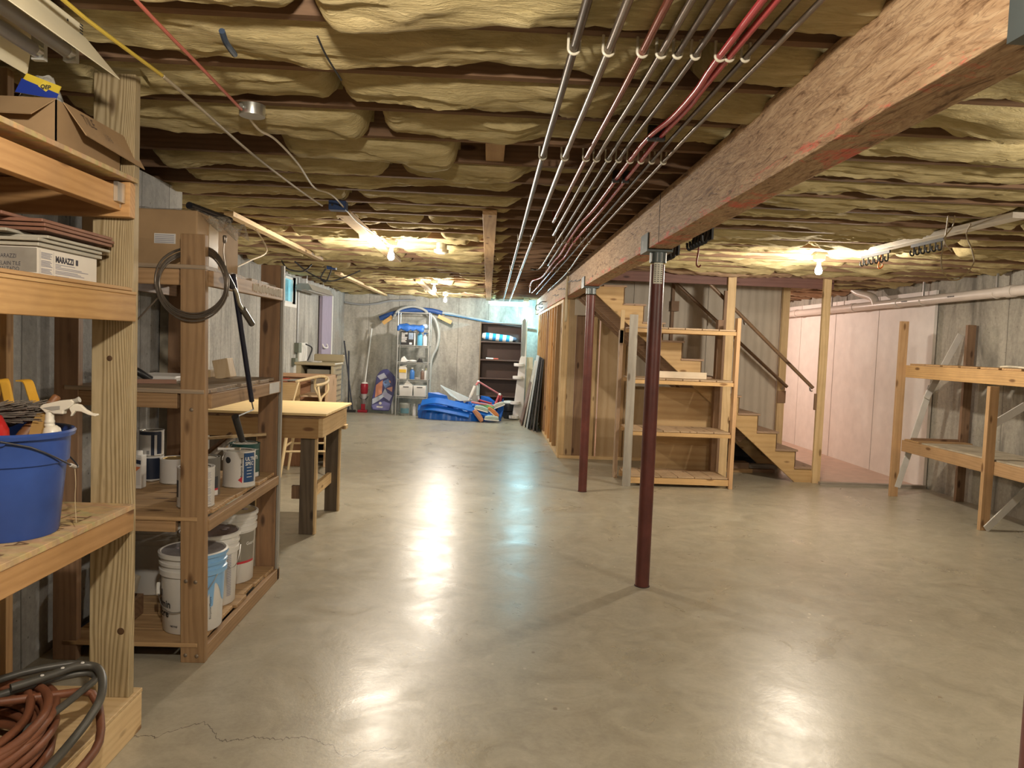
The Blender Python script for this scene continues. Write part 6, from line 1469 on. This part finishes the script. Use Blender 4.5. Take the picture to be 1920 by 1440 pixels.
for pts, w in (([( -1.22, 14.2, .30), (-.95, 14.15, .36), (-.55, 14.10, .30), (-.10, 14.05, .20), (.12, 14.02, .12)], .16), ([(-1.28, 14.25, .20), (-1.0, 14.12, .22), (-.6, 14.05, .17), (-.3, 14.02, .12)], .14)):
    f_ = ribbon(pts, w, .02, (.1, .8, .6)).build('tarp_fold', TARP, o)
for pg_ in ([(-1.12, 14.7, .15), (-1.14, 14.7, .47), (-.95, 14.72, .48), (-.78, 14.7, .42), (-.70, 14.7, .2)], [(-.12, 14.8, .15), (-.10, 14.8, .44), (.05, 14.82, .42), (.22, 14.8, .30), (.2, 14.8, .15)], [(.20, 14.45, .02), (.24, 14.45, .26), (.335, 14.5, .42), (.345, 14.5, .2), (.30, 14.45, .0)]):
    MB().prism(pg_, (0, 0, 0), (.01, .035, 0)).build('tarp_fold', TARP, o)
# pale grey lid / panel, frame toy and sandals
t = thing('grey_tray', 'pale grey folding tray tilted on the blue tarp', 'tray', (-.55, 14.5, .3))
MB().prism([at(826, 723, Y=14.5), at(838, 729, Y=14.5), at(885, 750, Y=14.4), at(862, 752, Y=14.4), at(845, 742, Y=14.4)], (0, 0, 0), (0, .03, .015)).build('panel', plain((.42, .46, .48), .4, name='cool_grey'), t)
for p in (((827, 725), (829, 732)), ((845, 738), (842, 745))): MB().tube([at(*p[0], Y=14.45), at(*p[1], Y=14.45)], .007, 6).build('leg', plain((.42, .46, .48), .4, name='cool_grey'), t)
t = thing('tube_frame', 'pink and white tube frame toy standing on the blue tarp', 'toy', (-.05, 14.3, .2))
PK = plain((.62, .22, .24), .4, name='coral_tube'); RD2 = plain((.42, .04, .06), .4, name='dark_coral')
def seg(a, b_, r, mt, nm, Ya=14.3, Yb=14.3): MB().tube([at(*a, Y=Ya), at(*b_, Y=Yb)], r, 10).build(nm, mt, t)
seg((893, 722), (897, 716), .02, PK, 'tube'); seg((879, 751), (882, 744), .02, WHITE, 'tube'); seg((882, 745), (891, 724), .034, WHITE, 'foam_grip'); seg((896, 741), (897, 720), .032, plain((.55, .62, .58), .4, name='pale_mint'), 'foam_grip', 14.45, 14.45)
seg((898, 716), (936, 739), .017, PK, 'tube', 14.35, 14.5); seg((897, 742), (898, 750), .02, WHITE, 'tube', 14.45, 14.45); seg((884, 754), (925, 761), .02, PK, 'tube', 14.1, 14.2); seg((898, 750), (922, 757), .02, RD2, 'tube', 14.3, 14.3)
seg((936, 741), (929, 758), .026, RD2, 'tube', 14.4, 14.3); seg((940, 741), (938, 756), .024, RD2, 'tube', 14.5, 14.5)
for p in ((897, 716), (937, 740)): q = at(*p, Y=14.4); MB().ball(q, .03).build('joint', WHITE, t)
def sandal(px, py, Yv, col_, ang, lab, hole=False):
    q = at(px, py, Y=Yv); tt = thing('clog', lab, 'shoe', tuple(q), 'colourful clogs on the tarp')
    M_ = Matrix.Translation(q) @ Matrix.Rotation(ang, 4, 'Y') @ Matrix.Diagonal((1, 1, 1, 1))
    m = MB().prism([(-.12, -.05, -.03), (.12, -.05, -.03), (.14, -.05, .0), (.12, -.05, .035), (.0, -.05, .05), (-.12, -.05, .03), (-.14, -.05, 0)], (0, 0, 0), (0, .10, 0)); m.xf(M_)
    m.build('upper', plain(col_, .5, name='clog_foam'), tt, bevel=.02)
    m2 = MB().prism([(-.125, -.056, -.045), (.125, -.056, -.045), (.145, -.056, -.025), (-.145, -.056, -.025)], (0, 0, 0), (0, .11, 0)); m2.xf(M_); m2.build('sole', WHITE if not hole else plain(tuple(c * .8 for c in col_), .5, name='clog_sole'), tt, bevel=.008)
sandal(897, 779, 13.95, (.52, .25, .15), .9, 'terracotta clog lying on its side in front of the tarp', True)
sandal(922, 784, 13.95, (.45, .55, .50), .05, 'pale mint clog lying flat in front of the tarp')
sandal(903, 766, 14.05, (.38, .52, .46), .25, 'mint green clog on the tarp edge behind the terracotta one')
sandal(925, 773, 14.10, (.65, .24, .08), .7, 'orange clog tilted above the pale mint one')
sandal(913, 762, 14.2, (.20, .50, .22), .3, 'green clog behind the orange one on the tarp')
sandal(933, 760, 14.3, (.50, .55, .50), -.4, 'greyish clog leaning on the tarp fold beside the red tube')
t = thing('black_stack', 'stack of white and black kitchen things between tarp and tower', 'stack', (.46, 14.8, 0))
MB().lathe([(.13, 0), (.14, .02), (.10, .05), (.02, .06)], (.46, 14.85, .30), 24).build('white_bowl', WHITE, t); MB().lathe([(.12, 0), (.14, .08), (.13, .14)], (.46, 14.85, .155), 24).build('black_pot', BLACK, t); MB().lathe([(.10, 0), (.13, .05), (.13, .14)], (.47, 14.85, .0), 24).build('black_pan', BLACK, t)

# ================================================================== slatted shelf unit in front of the stairs
t = thing('shelving_unit', 'freestanding wooden shelf unit with four empty slatted shelves before the stairs', 'shelving unit', (2.1, 8.3, 0))
board(2.685, 2.725, 8.0, 8.09, 0, 1.865, 'post', dict(light=(.58, .37, .20), dark=(.44, .25, .12), contrast=.4), t)
board(1.515, 1.60, 7.98, 8.02, 0, 1.86, 'post', dict(GREY, light=(.40, .37, .32), dark=(.27, .24, .2)), t)
board(1.50, 1.54, 8.48, 8.57, 0, 1.70, 'post', dict(BROWN, light=(.40, .28, .18)), t); board(1.50, 1.545, 8.48, 8.50, 1.55, 1.93, 'pale_block', PALE, t)
board(2.62, 2.685, 8.48, 8.57, 0, 1.86, 'post', BROWN, t)
FR = dict(light=(.64, .42, .20), dark=(.50, .30, .12), contrast=.35)
for z in (.10, .60, 1.165, 1.72):
    board(1.56, 2.685, 8.02, 8.055, z - .045 if z > .2 else .03, z - .004, 'front_rail', FR, t)
    board(1.56, 2.66, 8.46, 8.495, z - .045 if z > .2 else .03, z - .004, 'back_rail', PINE, t)
    L_ = 2.68 - 1.57; n_ = 6
    for i in range(n_):
        board(1.57 + L_ * i / n_ + .003, 1.57 + L_ * (i + 1) / n_ - .004, 8.022, 8.56, z, z + .016, 'slat', dict(light=(.50, .36, .23), dark=(.38, .26, .15), contrast=.3), t, axis='Y')
tag(board(1.90, 2.46, 8.28, 8.32, 1.182, 1.255, 'loose_board', dict(light=(.72, .62, .48), dark=(.60, .48, .33), contrast=.2), None, axis='X'), 'pale board end standing on the second shelf of the slatted unit', 'board')

# ================================================================== unfinished shelf unit by the right wall
t = thing('shelving_unit', 'rough two-level wooden shelf frame with diagonal braces by the right wall', 'shelving unit', (4.8, 7.2, 0))
RT = dict(light=(.50, .32, .17), dark=(.34, .20, .09), contrast=.5)
board(4.425, 4.51, 7.90, 7.94, 0, 1.90, 'post', RT, t); board(4.43, 4.515, 6.42, 6.465, 0, 1.285, 'post', RT, t)
board(5.04, 5.13, 7.72, 7.76, 0, 1.88, 'post', BROWN, t); board(5.04, 5.13, 6.40, 6.44, 0, 1.88, 'post', BROWN, t)
board(4.425, 4.51, 4.80, 4.84, 0, 1.90, 'post', RT, t); board(5.04, 5.13, 4.80, 4.84, 0, 1.88, 'post', BROWN, t)
board(4.505, 4.545, 4.7, 7.90, 1.30, 1.43, 'front_rail', dict(RT, light=(.54, .34, .15)), t)
board(5.0, 5.04, 4.7, 7.90, 1.30, 1.43, 'back_rail', BROWN, t)
board(4.515, 4.553, 4.7, 7.90, .50, .62, 'front_rail', RT, t); board(5.0, 5.04, 4.7, 7.90, .50, .62, 'back_rail', BROWN, t)
for i in range(11): board(4.52, 5.03, 4.75 + i * .286, 4.75 + i * .286 + .24, 1.431, 1.449, 'deck_board', PINE, t, axis='X')
MB().box(4.53, 5.03, 4.72, 7.55, .621, .634).build('carpet_scrap', plain((.42, .37, .28), .95, name='carpet_beige', vary=.3, bumps=.6), t)
board(4.52, 5.10, 7.6, 7.86, .621, .637, 'deck_board', PINE, t, axis='X'); board(4.54, 5.06, 7.74, 7.78, .637, .66, 'deck_board', BROWN, t)
AL = plain((.62, .60, .56), .45, name='white_metal', vary=.12)
for (a, b_, lab) in (((5.07, 7.88, 1.78), (4.74, 7.88, 1.08), 1), ((4.80, 7.905, 1.22), (4.50, 7.905, .10), 1), ((4.51, 6.49, .93), (5.05, 6.49, 1.28), 1), ((4.46, 6.39, .02), (5.05, 6.49, .55), 1)):
    MB().bar(a, b_, .012, .07, up=(0, 1, 0) if False else (0, 0, 1)).build('brace', AL, t, bevel=.003)
rp = [(4.53 + .02 * math.sin(i), 4.9 + i * .12, 1.463 + .004 * math.sin(i * 2.3)) for i in range(14)]
tag(MB().tube(smooth_path(rp, 4), .009, 8).build('rope', plain((.62, .56, .44), .9, name='cotton_rope', vary=.4, bumps=.8), org=(4.53, 5.7, 1.46)), 'pale rope lying along the upper board of the right wall frame', 'rope')
tag(MB().box(5.10, 5.16, 6.35, 6.39, .64, .80).build('white_bottle', WHITE, org=(5.13, 6.37, .64), bevel=.01), 'small white piece behind the middle post of the right wall frame', 'object') if False else None

# white drain pipe along the right wall
t = thing('drain_pipe', 'white plastic drain pipe hung along the top of the right wall', 'pipe', (5.0, 7, 2.15))
PV = plain((.66, .60, .54), .35, name='white_pvc', vary=.05)
zf = lambda y: 2.185 - .004 * (y - 7)
MB().tube([(5.0, -1.5, zf(-1.5)), (5.0, 14.5, zf(14.5))], .052, 20).build('tube', PV, t)
for y in (2.9, 6.0, 7.0, 9.0, 10.1, 12): MB().tube([(5.0, y, zf(y)), (5.0, y + .10, zf(y))], .060, 20).build('coupling', PV, t)
MB().tube(smooth_path([(5.0, 9.55, zf(9.5)), (4.98, 9.62, 2.28), (4.92, 9.9, 2.36), (4.88, 10.1, 2.5)], 5), .05, 16).build('branch', PV, t)
HGm = plain((.45, .45, .43), .4, .7, name='hanger_steel')
for y in (4.0, 7.25, 8.5, 10.8): MB().box(4.99, 5.01, y, y + .012, zf(y) + .05, 2.40).build('hanger', HGm, t); MB().tube([(5.0 + .056 * math.cos(a), y, zf(y) + .056 * math.sin(a)) for a in [pi * k / 8 - pi for k in range(9)]], .006, 6).build('hanger_strap', PV, t)
for y in (5.55, 6.55, 7.85, 8.75):
    m = MB()
    for k in range(7): m.box(4.9465, 4.9475, y + k * .018, y + k * .018 + .010, zf(y) - .005, zf(y) + .009)
    m.build('printed_mark', INK, t)
# white corner trim and baseboard line of the lined wall
struct(MB().box(5.12, 5.155, 8.46, 8.50, 0, 2.30).build('trim_2', WP))
# beam-side hooks near the far end
for y, lab in ((12.6, 'black wire hook on the far end of the beam face'), (13.4, 'second black wire hook further along the beam face')):
    tag(MB().tube(smooth_path([(.955, y, 2.22), (.90, y, 2.22), (.84, y, 2.19), (.83, y, 2.13), (.87, y, 2.11), (.90, y, 2.13)], 4), .007, 8).build('wire_hook', BLACK, org=(.95, y, 2.22)), lab, 'hook', 'wire hooks on the beam')
for i in range(8):
    y = 7.9 + i * .42
    tag(MB().bar((.953, y, 2.20 + .03 * (i % 3)), (.925, y + .16, 2.19 + .03 * (i % 3)), .006, .008).build('nail', INK, org=(.953, y, 2.2)), 'long dark nail sticking out of the beam face beyond the far post', 'nail', 'nails in the beam face')
cable('hung_cord', 'bundle of pale cord hanging on the beam face past the far red post', [(.93, 9.0, 2.33), (.925, 9.02, 2.1), (.93, 9.05, 1.86), (.935, 9.1, 1.80), (.94, 9.12, 1.9), (.935, 9.1, 2.15), (.93, 9.05, 2.28)], .016, plain((.5, .42, .28), .7, name='cord_beige'), 'cord')
# worn knots of the near treated post
for (x, y, rx, rz, nm) in ((205, 672, .010, .010, 'knot'), (226, 1184, .013, .014, 'knot_hole')):
    q = at(x, y, Y=2.699)
    o_ = MB().lathe([(rx, 0), (rx * .7, .0008), (.001, .0008)], (q.x, 2.7, q.z), 20, (0, -1, 0)).build(nm, plain((.10, .05, .02), .7, name='knot_brown', vary=.5), bpy.data.objects['shelving_unit'])

t = thing('channel_fixture', 'long white light channel mounted across the ceiling in the far right corner', 'light fixture', (.35, 15.05, 2.3))
MB().box(-.02, .80, 15.0, 15.07, 2.27, 2.33).build('channel', WHITE, t, bevel=.004); MB().tube([(.02, 15.02, 2.255), (.74, 15.02, 2.255)], .016, 12).build('tube', PAPER, t)
for x in (.1, .7): MB().box(x, x + .02, 15.02, 15.05, 2.33, 2.40).build('hanger', STEEL, t)
tag(MB().box(.86, .90, 14.98, 15.05, 2.14, 2.26).build('switch_box', plain((.3, .3, .28), .5, name='grey_switch'), org=(.88, 15.0, 2.14)), 'small grey box hanging beside the cool white bulb at the end of the beam', 'box') if False else None
